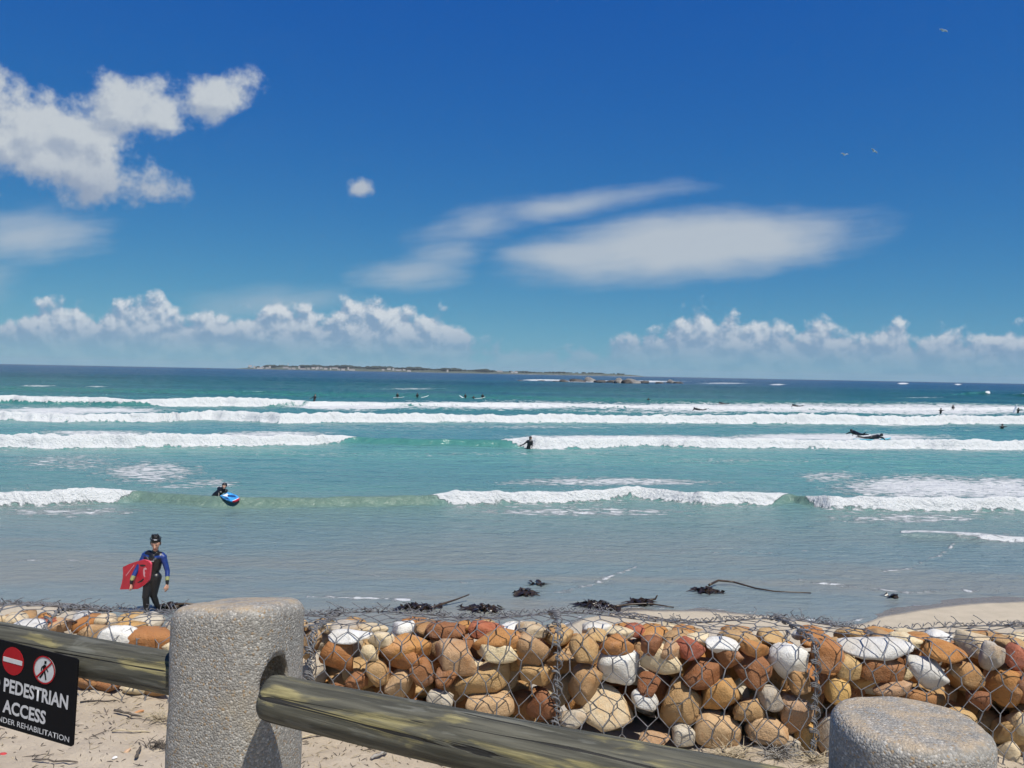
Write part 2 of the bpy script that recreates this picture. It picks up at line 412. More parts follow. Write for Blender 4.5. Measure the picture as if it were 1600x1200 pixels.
# fourth: whole on the left, torn foam to the right
br4 = np.maximum(between(230, 440, 60), 0.5*between(-900, 215, 60)); br4 = np.maximum(br4, 0.42*sst(PX, 480, 700)*fbm(X*0.05, Y*0+2, 83)*1.6)
wave([(-900, 628), (0, 631), (215, 634), (350, 635), (480, 636), (560, 634), (800, 636), (1000, 638), (1250, 640), (1600, 640), (2600, 640)],
     1.0*(1-0.45*sst(PX, 470, 600)), br4, 80, back=6.0, wig=1.6, trail=14.0, trail_amt=0.5)
# a far set on the right edge
br5 = between(1545, 3000, 12)
wave([(1400, 618), (1545, 617), (1600, 620), (2600, 624)], 1.6*between(1500, 3000, 40) + 0.01, br5, 90, back=10, wig=3, trail=20)
# torn foam lying on the water, in patches
def patch(px, py, rx, ry, a, rot=0.0):
    c, s_ = math.cos(R(rot)), math.sin(R(rot)); u, v = PX-px, PY-py
    q = np.sqrt(((u*c+v*s_)/rx)**2 + ((-u*s_+v*c)/ry)**2)
    return a*sst(-q, -1.0, -0.15)
for a in [(1440, 762, 260, 36, 0.80), (1560, 765, 200, 40, 0.74), (1300, 745, 110, 20, 0.58), (235, 738, 150, 34, 0.58), (110, 722, 190, 26, 0.5), (330, 755, 80, 14, 0.5), (270, 762, 90, 9, 0.5), (1000, 687, 360, 11, 0.74), (1300, 683, 330, 10, 0.74),
          (960, 754, 340, 13, 0.66), (800, 634, 420, 12, 0.66), (1150, 638, 560, 15, 0.66), (1450, 640, 360, 16, 0.72), (560, 635, 190, 11, 0.76), (100, 641, 260, 10, 0.74), (420, 680, 180, 9, 0.64), (150, 678, 190, 9, 0.56),
          (1420, 672, 260, 5, 0.36), (700, 668, 800, 7, 0.40), (60, 622, 160, 5, 0.6), (100, 800, 210, 14, 0.54), (900, 800, 340, 14, 0.54), (1420, 810, 240, 14, 0.56), (720, 710, 900, 8, 0.36), (1100, 720, 400, 10, 0.34),
          (60, 602, 50, 2.2, 0.6), (150, 603, 30, 1.5, 0.6), (640, 608, 90, 1.5, 0.5), (420, 612, 90, 1.6, 0.48), (1215, 601, 22, 1.6, 0.8), (1411, 599.2, 13, 2.0, 1.1), (1497, 600.6, 7, 2.2, 1.1), (1440, 621, 60, 1.6, 0.5), (1130, 599, 70, 2.0, 0.62),
          (960, 596, 170, 2.6, 0.85), (850, 594, 60, 2.2, 0.95), (310, 574, 16, 0.8, 0.9)]:
    foam = np.maximum(foam, patch(*a))
foam += 0.55*np.clip(fbm(X*0.07, Y*0.2, 95, 5)-0.47, -0.1, 1)*sst(Y, 26, 36)*sst(-Y, -190, -120)
# thin lines of swash on the shallows
def swash(pts, wpx, a):
    global foam
    best = np.full_like(PX, 1e9); wob = 9*(fbm(X*0.7, Y*0.7, 99)-0.5)
    for (x0, y0), (x1, y1) in zip(pts[:-1], pts[1:]):
        t = np.clip(((PX-x0)*(x1-x0) + (PY+wob-y0)*(y1-y0))/((x1-x0)**2+(y1-y0)**2), 0, 1)
        best = np.minimum(best, np.hypot(PX-x0-t*(x1-x0), (PY+wob-y0-t*(y1-y0))*1.6))
    foam = np.maximum(foam, a*np.exp(-(best/wpx)**2))
swash([(1412, 834), (1500, 838), (1600, 845), (1800, 850)], 6, 0.78)
swash([(1490, 850), (1470, 868), (1430, 885), (1380, 893)], 5, 0.50)
swash([(995, 884), (950, 902), (890, 921), (820, 930)], 5, 0.46)
swash([(-60, 880), (60, 876), (140, 876)], 4, 0.50); swash([(480, 933), (560, 934), (640, 938)], 4, 0.62)
swash([(130, 950), (230, 951), (320, 944)], 5, 0.60); swash([(1250, 905), (1400, 925), (1560, 922)], 5, 0.52)
swash([(300, 905), (520, 896), (760, 912)], 3, 0.40); swash([(900, 858), (1120, 866), (1320, 858)], 3, 0.36)
# a thin edge of foam where the wash ends on the sand
edge = np.interp(X, SHX, SHY); foam = np.maximum(foam, 0.5*np.exp(-((Y-edge-0.1)/0.10)**2))
# low wave of the swash on the right
yb = line_y([(1000, 842), (1412, 838), (1600, 848), (2600, 855)]); s_ = Y-yb
Z += 0.11*sst(PX, 1380, 1440)*sst(s_, 0, 0.25)*np.exp(-np.clip(s_-0.25, 0, None)/0.8)
Z = np.where(Y < 13.5, np.minimum(Z, 0.0), Z)
# the water's own colour: sandy in the shallows, turquoise over the bar, blue in the deep; lit-through wave faces painted on top
yy = [12, 17, 22, 26, 31, 40, 60, 95, 150, 260, 600, 2000, 9000]
cr = np.interp(Y, yy, [.215, .175, .155, .145, .118, .108, .094, .056, .028, .010, .006, .004, .004])
cg = np.interp(Y, yy, [.235, .220, .222, .232, .250, .258, .250, .198, .132, .072, .045, .032, .030])
cb = np.interp(Y, yy, [.220, .220, .225, .222, .235, .246, .240, .182, .108, .060, .085, .075, .070])
pat = (fbm(X*0.018, Y*0.09, 101, 4)-0.5)*sst(Y, 20, 40)
shal = sst(fbm(X*0.09, Y*0.5, 108, 4), 0.42, 0.62)*sst(-Y, -27, -15)
band = (fbm(X*0.004, np.log(Y)*9.0, 104, 3)-0.5)*sst(Y, 100, 170)
cr = cr*(1+0.5*pat+0.9*band); cg = cg*(1+0.45*pat+0.8*band); cb = cb*(1+0.2*pat+0.25*band)
fc = np.clip(face, 0, 1)*0.72  # green of light shining through thin wave faces, put into the tint
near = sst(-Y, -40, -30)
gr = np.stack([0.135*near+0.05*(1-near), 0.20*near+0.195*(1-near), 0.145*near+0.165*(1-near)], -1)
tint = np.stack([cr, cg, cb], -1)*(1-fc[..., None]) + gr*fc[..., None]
tint = tint*(1-0.5*shal[..., None]) + 0.5*shal[..., None]*np.array([0.25, 0.225, 0.18])
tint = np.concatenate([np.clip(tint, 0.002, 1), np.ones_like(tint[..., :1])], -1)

wm, k_, p = mat_new('sea_water')
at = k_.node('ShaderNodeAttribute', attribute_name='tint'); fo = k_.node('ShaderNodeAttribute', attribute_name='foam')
geo = k_.node('ShaderNodeNewGeometry'); pos = V(k_, geo.outputs['Position']); px_, py_, pz_ = k_.split(pos)
fat = V(k_, fo.outputs['Fac'])
farness = k_.ss(py_, 35.0, 120.0)
fnear = k_.noise(k_.xyz(px_*0.8, py_*1.5, 0.0), 2.6, 7.0, 0.68, 0.6)
ffar = k_.noise(k_.xyz(px_*0.75, py_*0.75, 0.0), 1.0, 7.0, 0.70, 0.6)
fz = k_.noise(k_.xyz(px_, py_, pz_*1.5), 7.0, 4.0, 0.6)
fn = k_.m('ADD', fnear*(1.0-farness), ffar*farness)
fn = k_.lin(fn, 0.30, 0.70, 0.0, 1.0)
fmask = k_.ss(fat*1.22 - fn*0.98, -0.04, 0.32)
fcol = k_.mix(fz, (0.50, 0.52, 0.52), (0.68, 0.69, 0.68))
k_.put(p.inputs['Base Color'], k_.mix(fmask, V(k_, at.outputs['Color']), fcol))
k_.put(p.inputs['Roughness'], k_.lin(fmask, 0, 1, 0.24, 0.9))
k_.put(p.inputs['Specular IOR Level'], k_.lin(fmask, 0, 1, 0.5, 0.1))
p.inputs['IOR'].default_value = 1.33
r1 = k_.noise(k_.xyz(px_*0.45, py_*1.0, 0.0), 3.2, 5.0, 0.6, 0.4)
r2 = k_.noise(k_.xyz(px_*0.30, py_*0.9, 4.0), 0.9, 4.0, 0.6, 0.4)
hgt = k_.m('ADD', r1*k_.ss(py_, 60.0, 20.0, 0.25, 1.0)*k_.ss(py_, 12.0, 24.0, 0.35, 1.0), r2*k_.ss(py_, 16.0, 45.0, 0.2, 2.6))
hgt = hgt + fmask*fz*0.35
k_.put(p.inputs['Normal'], k_.bump(hgt, 1.0, 0.24))
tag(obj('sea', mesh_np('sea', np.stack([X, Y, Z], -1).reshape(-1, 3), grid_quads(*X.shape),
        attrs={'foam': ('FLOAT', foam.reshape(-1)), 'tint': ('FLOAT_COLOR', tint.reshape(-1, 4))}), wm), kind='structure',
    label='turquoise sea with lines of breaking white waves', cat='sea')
SEA = (rows.copy(), hw.copy(), Z)
def sea_z(x, y):
    i = int(np.clip(np.searchsorted(SEA[0], y), 0, len(SEA[0])-1)); j = int(round((x/SEA[1][i]+1)/2*(NC-1)))
    return float(SEA[2][i, min(max(j, 0), NC-1)])

# ------------------------------------------------------------------ the island, its houses, the reef
ISL_Y = 5200.0
m_land = simple('island_ground', (0.085, 0.10, 0.06), 0.9, 0.3, 0.02, coord='Object')
m_wood = simple('island_trees', (0.028, 0.042, 0.026), 0.9, 0.35, 0.05)
m_shore = simple('island_shore', (0.27, 0.26, 0.24), 0.9, 0.2, 0.03)
prof_px = [350, 372, 395, 430, 470, 520, 600, 680, 760, 830, 900, 960, 1000, 1022]
prof_h = [0, 7, 14, 18, 21, 22, 21, 18, 15, 13, 15, 14, 9, 0]
ix = np.linspace(350, 1022, 340); rr = np.linspace(-1, 1, 15)
vs = []
for a in ix:
    x = on_y(a, 578, ISL_Y).x; h = float(np.interp(a, prof_px, prof_h))
    wd = 40 + 420*min(1, h/6)
    for t in rr:
        vs.append((x, ISL_Y + 400 + t*wd, -1.5 + (h+2.5)*max(0, 1-abs(t)**2.5)*(0.85+0.3*float(vn(np.array(a*0.15), np.array(t*3.0), 4)))))
me = mesh_np('island', np.array(vs), grid_quads(len(ix), len(rr)))
isl = tag(obj('island', me, [m_land]), kind='structure', label='long low island on the horizon', cat='island')
# pale strand along its foot
mb = MB()
pts = [on_y(a, 578, ISL_Y).x for a in np.linspace(385, 1000, 120)]
for i in range(len(pts)-1):
    z0, z1 = (1.4+1.6*rnd.random() for _ in range(2))
    y0 = ISL_Y - 60
    mb.add([(pts[i], y0, -0.5), (pts[i+1], y0, -0.5), (pts[i+1], y0+60, z1), (pts[i], y0+60, z0)], [(0, 1, 2, 3)])
mb.build('strand', m_shore, isl)
mb = MB()
for i in range(700):
    a = rnd.triangular(378, 985, 540) if i % 3 else rnd.uniform(378, 985)
    x = on_y(a, 578, ISL_Y).x; h = float(np.interp(a, prof_px, prof_h))
    dense = 0.5 + 0.5*math.sin(a*0.11) + rnd.uniform(-0.3, 0.3)
    r_ = max(3.0, (5.5 + 6.5*dense)*rnd.uniform(0.7, 1.15)*(1.0 if a < 760 else 0.6))
    mb.ball((x, ISL_Y + rnd.uniform(60, 420), h + r_*0.5), (r_*rnd.uniform(1.2, 2.4), r_*1.3, r_*rnd.uniform(0.6, 1.0)), seg=7, rings=5)
tag(mb.build('island_woodland', m_wood), kind='stuff', label='dark belt of trees along the far island', cat='woodland')
m_hw = simple('house_wall_white', (0.52, 0.50, 0.47), 0.8, 0.05, 0.2); m_hr = simple('house_roof_grey', (0.30, 0.25, 0.22), 0.8, 0.1, 0.2)
def house_mesh(w, d, h, rh):
    b = MB()
    b.add([(-w, -d, 0), (w, -d, 0), (w, d, 0), (-w, d, 0), (-w, -d, h), (w, -d, h), (w, d, h), (-w, d, h)], [(0, 1, 5, 4), (1, 2, 6, 5), (2, 3, 7, 6), (3, 0, 4, 7)], 0)
    e = 1.08
    b.add([(-w*e, -d*e, h-0.2), (w*e, -d*e, h-0.2), (w*e, d*e, h-0.2), (-w*e, d*e, h-0.2), (-w*e, 0, h+rh), (w*e, 0, h+rh)], [(0, 1, 5, 4), (2, 3, 4, 5), (1, 2, 5), (3, 0, 4), (0, 3, 2, 1)], 1)
    me_ = b.mesh('house', False); me_.materials.append(m_hw); me_.materials.append(m_hr); return me_
hm = [house_mesh(11, 6, 8, 3.5), house_mesh(8, 6, 7, 3.5), house_mesh(18, 7, 7, 3), house_mesh(5, 5, 13, 4)]
hp = [394, 398, 407, 413, 420, 424, 447, 455, 461, 468, 476, 484, 490, 495, 499, 504, 510, 517, 524, 530, 538, 545, 551, 600, 608, 616, 624, 632, 640, 700, 781, 800, 806]
for i, a in enumerate(hp):
    o = obj('island_house', hm[(i*7) % 4 if a not in (502, 499) else 3]); x = on_y(a, 578, ISL_Y)
    o.location = (x.x, ISL_Y - rnd.uniform(4, 40), rnd.uniform(2.0, 8.0) + (5 if i % 3 == 0 else 0)); o.rotation_euler = (0, 0, rnd.uniform(-0.3, 0.3))
    tag(o, 'tiny pale house among the dark trees of the far island', 'house', 'houses along the far island')
mb = MB(); mb.tube([(0, 0, 0), (0, 0, 26), (0, 0, 34)], [2.6, 1.9, 1.7], 8); mb.tube([(0, 0, 34), (0, 0, 36), (0, 0, 39)], [2.8, 2.8, 0.3], 8)
tag(mb.build('island_tower', m_hw, loc=(on_y(442, 578, ISL_Y).x, ISL_Y+120, 8)), 'slim pale tower rising above the trees at the island\'s left end', 'tower')

m_rock = simple('reef_rock', (0.075, 0.068, 0.06), 0.75, 0.5, 0.6, bump=0.5)
m_rockp = simple('reef_rock_pale', (0.20, 0.19, 0.17), 0.8, 0.35, 0.8, bump=0.5)
def stone_mesh(seed, cuts=5, sub=3, rough=0.16):
    r_ = random.Random(seed); bm = bmesh.new(); bmesh.ops.create_icosphere(bm, subdivisions=sub, radius=1.0)
    e = r_.uniform(2.2, 3.4); off = r_.uniform(0, 50)
    planes = [(Vector((r_.gauss(0, 1), r_.gauss(0, 1), r_.gauss(0, 1))).normalized(), r_.uniform(0.50, 0.84)) for _ in range(cuts)]
    C = np.array([v.co[:] for v in bm.verts])
    C = C/((np.abs(C)**e).sum(1)**(1/e))[:, None]
    a = fbm(C[:, 0]*1.3+off, C[:, 1]*1.3+C[:, 2]*1.7, seed, 3)-0.5; b = fbm(C[:, 0]*4+off, C[:, 1]*4-C[:, 2]*4.5, seed+5, 3)-0.5
    C = C*(1 + a*rough*2.2 + b*rough*0.45)[:, None]
    for nn, dd in planes:
        t = np.clip(C @ np.array(nn) - dd, 0, None); C = C - np.array(nn)[None, :]*t[:, None]*0.86
    for v, c in zip(bm.verts, C): v.co = c
    return mesh_bm('stone', bm)
rock_var = [stone_mesh(900+i, 6, 3, 0.3) for i in range(5)]
RK = [(812, 595.5, 10, 2.5, 0), (845, 595, 9, 2, 0), (868, 596, 10, 3, 0), (880, 596, 14, 4.5, 0), (903, 596, 20, 6, 0), (922, 596, 14, 9, 1), (936, 597, 16, 5, 0), (952, 597, 16, 6, 0), (968, 597.5, 14, 9, 1), (980, 598, 16, 7, 0), (990, 598, 18, 8, 1), (1003, 598, 16, 5, 0), (1030, 598.5, 12, 4, 0), (1047, 598, 11, 6.5, 1), (1060, 598.5, 14, 3.5, 0)]
for i, (a, b, w, h, pale) in enumerate(RK):
    c = on_z(a, b+0.6); sc = c.y/F_PX
    o = obj('reef_rock', rock_var[i % 5]); o.data = rock_var[i % 5]
    if not o.data.materials: o.data.materials.append(m_rock)
    o.location = (c.x, c.y, -0.25*h*sc); o.scale = (w*sc*0.66, 6.0, h*sc*1.05); o.rotation_euler = (0, 0, rnd.uniform(-0.4, 0.4))
    o.material_slots[0].link = 'OBJECT'; o.material_slots[0].material = m_rockp if pale else m_rock
    tag(o, 'pale topped rock standing out of the low offshore reef' if pale else 'low dark rock of the offshore reef in white water', 'rock', 'rocks of the offshore reef')

# small boat far off, left of the island
mb = MB()
mb.add([(-5, -1.4, 1.3), (3.5, -1.4, 1.3), (6, 0, 1.7), (3.5, 1.4, 1.3), (-5, 1.4, 1.3), (-4.6, -1, -0.3), (3, -1, -0.3), (4.6, 0, -0.3), (3, 1, -0.3), (-4.6, 1, -0.3)],
       [(0, 1, 6, 5), (1, 2, 7, 6), (2, 3, 8, 7), (3, 4, 9, 8), (4, 0, 5, 9), (0, 4, 3, 2, 1), (5, 6, 7, 8, 9)])
c = on_z(325, 576.3); bt = empty('motor_boat', (c.x, c.y, 0), 0.2)
tag(bt, 'tiny dark boat on the horizon left of the island', 'boat')
m_hull = simple('boat_hull', (0.05, 0.06, 0.08), 0.4); m_cab = simple('boat_cabin', (0.35, 0.36, 0.38), 0.4)
mb.build('hull', m_hull, bt, False)
mb = MB(); mb.box((0.2, 0, 2.1), (1.6, 1.0, 0.85)); mb.box((0.1, 0, 3.02), (1.9, 1.15, 0.07)); mb.build('cabin', m_cab, bt, False)
mb = MB(); mb.tube([(-0.8, 0, 3.05), (-0.8, 0, 5.0)], 0.06, 6); mb.build('mast', m_hull, bt)

# ------------------------------------------------------------------ gabions
STC = {'o': (0.42, 0.195, 0.062), 't': (0.45, 0.285, 0.13), 'b': (0.29, 0.13, 0.052), 'c': (0.62, 0.50, 0.32), 'w': (0.66, 0.64, 0.59), 'r': (0.38, 0.12, 0.06), 'g': (0.48, 0.42, 0.33), 'p': (0.46, 0.295, 0.165), 'y': (0.52, 0.31, 0.11)}
def stone_mat(key, c):
    m, k_, p = mat_new('stone_'+key)
    tc_ = k_.node('ShaderNodeTexCoord'); oi = k_.node('ShaderNodeObjectInfo')
    rv = V(k_, oi.outputs['Random'])
    g_ = k_.node('ShaderNodeNewGeometry')
    co = V(k_, g_.outputs['Position'])
    a = k_.noise(co, 9.0, 5, 0.6, 0.6); b = k_.noise(co, 38.0, 5, 0.65); d = k_.noise(co, 170.0, 3, 0.6)
    hue = k_.node('ShaderNodeHueSaturation'); k_.put(hue.inputs['Hue'], k_.lin(rv, 0, 1, 0.492, 0.508)); k_.put(hue.inputs['Value'], k_.lin(rv, 0, 1, 0.82, 1.14))
    hue.inputs['Color'].default_value = (*c, 1)
    warm = (min(1, c[0]*0.86), c[1]*0.66, c[2]*0.45); palec = tuple(min(0.85, x*1.1+0.10) for x in c)
    if key == 'w': warm = (0.62, 0.55, 0.43); palec = (0.82, 0.81, 0.78)
    cc = k_.mix(k_.ss(a, 0.50, 0.68)*0.65, V(k_, hue.outputs[0]), warm)
    cc = k_.mix(k_.ss(a, 0.46, 0.30)*0.55, cc, palec)
    cc = k_.mix(k_.ss(b, 0.54, 0.72)*0.5, cc, tuple(x*0.42 for x in c))
    cc = k_.mix(k_.ss(d, 0.60, 0.74)*0.35, cc, tuple(x*0.5 for x in c))
    k_.put(p.inputs['Base Color'], cc); p.inputs['Roughness'].default_value = 0.82
    k_.put(p.inputs['Normal'], k_.bump(b*0.7 + d*0.3, 0.75, 0.014))
    return m
SM = {q: stone_mat(q, c) for q, c in STC.items()}
SV = [stone_mesh(100+i, (5, 8, 11, 4)[i % 4], 3, (0.14, 0.18, 0.22)[i % 3]) for i in range(18)]
for me in SV: me.materials.append(SM['t'])

SEAMS = [-3.30, -1.824, -0.7725, 0.2013, 1.2204, 2.95]
GLAB = ['gabion basket of pale and ochre stones at the far left behind the sign rail',
        'gabion basket of orange and white stones just left of the tall concrete post',
        'gabion basket of large orange-brown stones just right of the tall concrete post',
        'gabion basket with the bright white stone and big oval tan stone, centre right',
        'rightmost gabion basket, with long white stones behind the low concrete post']
def bulge(x, t):                                         # how far the packed mesh swells
    return 0.009*(math.sin(x*7.3+t*5.1) + math.sin(x*3.1-t*9.7+1.3)*0.8)
RS = 0.07; LF = Z_TOP - 3.12 - RS
def gpoint(x, t, extra=0.0):                             # t runs up the front face, round the shoulder, over the top
    base = 3.12
    if t < LF: y, z, ny, nz = G_F, base+t, -1.0, 0.0
    elif t < LF + RS*math.pi/2:
        a = (t-LF)/RS; y, z, ny, nz = G_F+RS-RS*math.cos(a), base+LF+RS*math.sin(a), -math.cos(a), math.sin(a)
    else:
        s_ = t-LF-RS*math.pi/2; y = G_F+RS+s_; z = Z_TOP - 0.095*(s_/0.45)**1.5; ny, nz = 0.0, 1.0
    b = bulge(x, t)+extra
    zz = z + nz*b + (0.02*math.sin(x*2.3+1)+0.012*math.sin(x*6.1))*sst(np.array(z), 3.4, 3.67)
    return Vector((x, y+ny*b, float(zz)))
T_END = LF + RS*math.pi/2 + 0.44
m_wire = simple('galvanised_wire', (0.17, 0.17, 0.175), 0.55, 0.3, 60.0, metal=0.1)
gab = []
for gi in range(5):
    x0, x1 = SEAMS[gi], SEAMS[gi+1]
    g = empty('gabion_basket', ((x0+x1)/2, G_F, 3.2)); tag(g, GLAB[gi], 'gabion', 'gabions along the edge of the beach'); gab.append(g)
    r_ = random.Random(40+gi)
    cw, rp, tw = 0.086, 0.080, 0.034
    jit = {}
    def node(i, r2, top, r_=r_, jit=jit, x0=x0, x1=x1):
        key = (i, r2, top)
        if key not in jit:
            x = x0 + 0.01 + (i + 0.5*(r2 % 2))*cw + r_.uniform(-0.008, 0.008); t = r2*rp + (tw if top else 0) + r_.uniform(-0.007, 0.007)
            jit[key] = (min(max(x, x0), x1), min(max(t, 0.0), T_END), r_.uniform(-0.006, 0.008))
        return jit[key]
    mb = MB(); ncol = int((x1-x0)/cw)+2; nrow = int(T_END/rp)+1
    def wire(a, b, rad, mb=mb):
        pts = [gpoint(a[0]+(b[0]-a[0])*q, a[1]+(b[1]-a[1])*q, a[2]+(b[2]-a[2])*q + 0.004) for q in (0, 0.5, 1)]
        if (pts[0]-pts[-1]).length > 0.004: mb.tube(pts, rad, 5, cap=False)
    for r2 in range(nrow):
        for i in range(-1, ncol):
            xa = x0 + 0.01 + (i + 0.5*(r2 % 2))*cw
            if xa < x0-0.02 or xa > x1+0.02: continue
            a, b = node(i, r2, False), node(i, r2, True); wire(a, b, 0.0030)
            j0 = i if r2 % 2 == 0 else i+1
            for j in (j0-1, j0):
                xb = x0 + 0.01 + (j + 0.5*((r2+1) % 2))*cw
                if xb < x0-0.06 or xb > x1+0.06 or r2+1 >= nrow: continue
                wire(b, node(j, r2+1, False), 0.0019)
    o = mb.build('wire_mesh', m_wire); o.parent = g
    # laced seam: spiral of wire round the edge, up the front and over the top
    mb = MB()
    for rep in range(3):
        ph = r_.uniform(0, 6); pts = []
        for q in range(230):
            t = T_END*q/229; a = q*0.62 + ph; c = gpoint(x1, t, 0.006); rr_ = 0.012 + 0.006*math.sin(q*0.31+ph)
            pts.append(c + Vector((math.cos(a)*rr_*1.3, -0.5*rr_*math.sin(a), rr_*math.sin(a)*0.9)))
        mb.tube(pts, 0.0021, 4, cap=False)
    mb.tube([gpoint(x1, T_END*q/30, 0.004) for q in range(31)], 0.0034, 5, cap=False)
    o = mb.build('lacing_wire', m_wire); o.parent = g
    # rim along the back: border wire with loose curled ends
    mb = MB(); pts = []
    for q in range(int((x1-x0)/0.006)):
        x = x0 + q*0.006; a = q*0.75; c = gpoint(x, T_END, 0.006); rr_ = 0.010*(0.6+float(vn(np.array(x*9.0), np.array(gi*3.0), 5)))
        pts.append(c + Vector((0, math.cos(a)*rr_, abs(math.sin(a))*rr_*1.5)))
    mb.tube(pts, 0.0020, 4, cap=False)
    for q in range(int((x1-x0)/0.013)):
        x = r_.uniform(x0, x1); c = gpoint(x, T_END - r_.uniform(0, 0.07), 0.004); a = r_.uniform(0, 6.28); L = r_.uniform(0.02, 0.06)
        d1 = Vector((math.cos(a), math.sin(a)*0.6, r_.uniform(0.1, 0.75)))*L; d2 = Vector((r_.uniform(-1, 1), r_.uniform(-0.6, 0.6), r_.uniform(-0.4, 0.5)))*L*0.7
        mb.tube([c, c+d1*0.5+d2*0.15, c+d1+d2*0.6, c+d1+d2*1.2], 0.0018, 4, cap=False)
    mb.tube([gpoint(x0+(x1-x0)*q/40, T_END, 0.003) for q in range(41)], 0.003, 5, cap=False)
    o = mb.build('rim_wire', m_wire); o.parent = g
for g in gab:
    for ch in g.children: ch.matrix_parent_inverse = Matrix.Translation(g.location).inverted()

# stones: (px, py, w, h, colour, tilt) of the ones the photograph shows; each becomes a stone of its basket
ST = []
def crop(ox, s_, rows_):
    for cx, cy, w, h, c, *t in rows_: ST.append((ox+cx/s_, 900+cy/s_, w/s_, h/s_, c, t[0] if t else 0))
crop(400, 3.333, [(430, 400, 205, 195, 'o', 15), (500, 298, 220, 62, 'w'), (592, 395, 105, 120, 'c', 20), (665, 335, 150, 90, 'c', -15), (590, 245, 160, 62, 'c'), (800, 280, 270, 140, 'o', -8), (770, 425, 250, 160, 'o', -20),
    (990, 250, 190, 95, 'b'), (1040, 425, 245, 165, 'p', -10), (1250, 392, 225, 125, 'c', 3), (1250, 290, 310, 115, 'o', 5), (632, 505, 110, 130, 't', 10), (530, 530, 120, 95, 'b'), (740, 560, 175, 160, 'p', 10), (860, 505, 120, 140, 'b', 15),
    (1200, 545, 320, 150, 't', 22), (1210, 675, 260, 125, 'p', 5), (1450, 400, 185, 205, 't', 5), (1470, 520, 180, 115, 't'), (1500, 690, 150, 170, 'b', -30), (1200, 240, 170, 55, 'r'), (1430, 258, 160, 70, 'c'), (340, 222, 170, 62, 'c'), (290, 340, 95, 140, 't', -8), (450, 620, 150, 110, 'b'), (960, 640, 130, 90, 'g'), (1000, 520, 120, 110, 'b')])
crop(800, 3.333, [(370, 395, 155, 165, 't', 8), (380, 570, 155, 185, 't', -15), (530, 345, 180, 115, 'o', -5), (570, 485, 225, 195, 'w', 8), (782, 452, 205, 165, 'c', -30), (510, 700, 270, 225, 'c', -35), (682, 652, 145, 115, 'w', -10), (862, 680, 232, 275, 't', 8),
    (1000, 482, 225, 170, 'b', 10), (1090, 605, 215, 165, 'y', 15), (1080, 802, 255, 172, 'p', -5), (1240, 505, 165, 195, 'b', -20), (1130, 425, 130, 95, 'b', -35), (1085, 350, 195, 92, 'w', -12), (1445, 410, 235, 225, 'w', -15), (1500, 545, 110, 140, 't', 10),
    (1230, 692, 180, 155, 't', 25), (1330, 800, 205, 135, 'p', -10), (1490, 722, 185, 215, 'p', 10), (750, 850, 160, 85, 'p'), (920, 372, 150, 125, 'r', 30), (830, 362, 125, 115, 'p'), (730, 332, 110, 95, 'b'), (450, 240, 150, 62, 'w'), (560, 252, 140, 62, 'c'),
    (640, 240, 110, 50, 'r'), (1270, 372, 160, 90, 'o', -15), (1540, 845, 115, 150, 'y', 20), (1440, 890, 110, 85, 'g', 15), (720, 560, 120, 130, 'b'), (1340, 640, 130, 130, 'g'), (900, 830, 120, 110, 'g'), (330, 740, 150, 90, 'g')])
crop(1200, 4.0, [(690, 442, 440, 120, 'w', -3), (720, 580, 295, 155, 'b', -3), (510, 575, 160, 150, 't'), (1010, 585, 310, 190, 'w', -42), (375, 445, 180, 200, 'o', 5), (790, 682, 265, 105, 'p', 5), (422, 730, 155, 205, 'y', -15), (1120, 460, 260, 130, 'o', -15),
    (1240, 620, 200, 145, 't', -10), (1390, 475, 170, 185, 'g', 20), (1320, 762, 170, 135, 'b'), (1512, 690, 270, 230, 'o', -10), (1555, 515, 130, 150, 'r', -20), (1565, 930, 140, 220, 'c', 5), (1505, 1120, 120, 170, 'c', 10), (382, 990, 145, 235, 'g', 8),
    (1620, 620, 120, 180, 'b'), (1190, 900, 200, 140, 't'), (960, 770, 200, 120, 'b')])
crop(0, 3.333, [(480, 262, 155, 150, 't', 10), (655, 240, 190, 95, 'y'), (620, 312, 185, 105, 'w', 10), (800, 335, 250, 125, 'o', 5), (885, 372, 80, 70, 'c'), (140, 262, 165, 62, 'w'), (232, 222, 125, 62, 'r'), (300, 215, 115, 52, 'p'), (60, 212, 125, 52, 'c'), (550, 200, 100, 50, 'c'),
    (560, 575, 130, 85, 'b'), (700, 590, 160, 60, 'c'), (470, 560, 120, 90, 'b'), (820, 590, 120, 70, 't')])
placed = []
def put_stone(c, rx, ry, rz, key, tilt, yaw=0.0, r_=rnd):
    gi = max(0, min(4, int(np.searchsorted(SEAMS, c.x))-1))
    o = bpy.data.objects.new('stone', SV[r_.randrange(len(SV))]); COL.objects.link(o)
    o.parent = gab[gi]; o.location = c - gab[gi].location
    o.scale = (rx, ry, rz); o.rotation_euler = (r_.uniform(-0.12, 0.12), R(-tilt), yaw)
    o.material_slots[0].link = 'OBJECT'; o.material_slots[0].material = SM[key]
    placed.append((c, max(rx, rz)))
for px, py, w, h, key, tilt in ST:
    hor = 568+0.0194*px
    if py < 984:                                         # lies on the top
        q = (Z_TOP-0.03-CAM_Z); c = on_z(px, py, Z_TOP-0.03); sc = c.y/F_PX
        rz = max(0.035, h*sc*0.42); c = Vector((c.x, c.y+0.02, Z_TOP-0.012-rz - 0.095*max(0, (c.y-3.17)/0.45)**1.5))
        put_stone(c, w*sc*0.56, max(0.055, w*sc*0.42), rz, key, tilt)
    else:
        sc = (G_F+0.06)/F_PX; rx, rz = w*sc*0.54, h*sc*0.54; ry = 0.8*(rx+rz)/2
        c = on_y(px, py, G_F+0.012+ry*0.96)
        if c.z + rz > Z_TOP-0.012: c.z = Z_TOP-0.012-rz
        put_stone(c, rx, ry, rz, key, tilt)
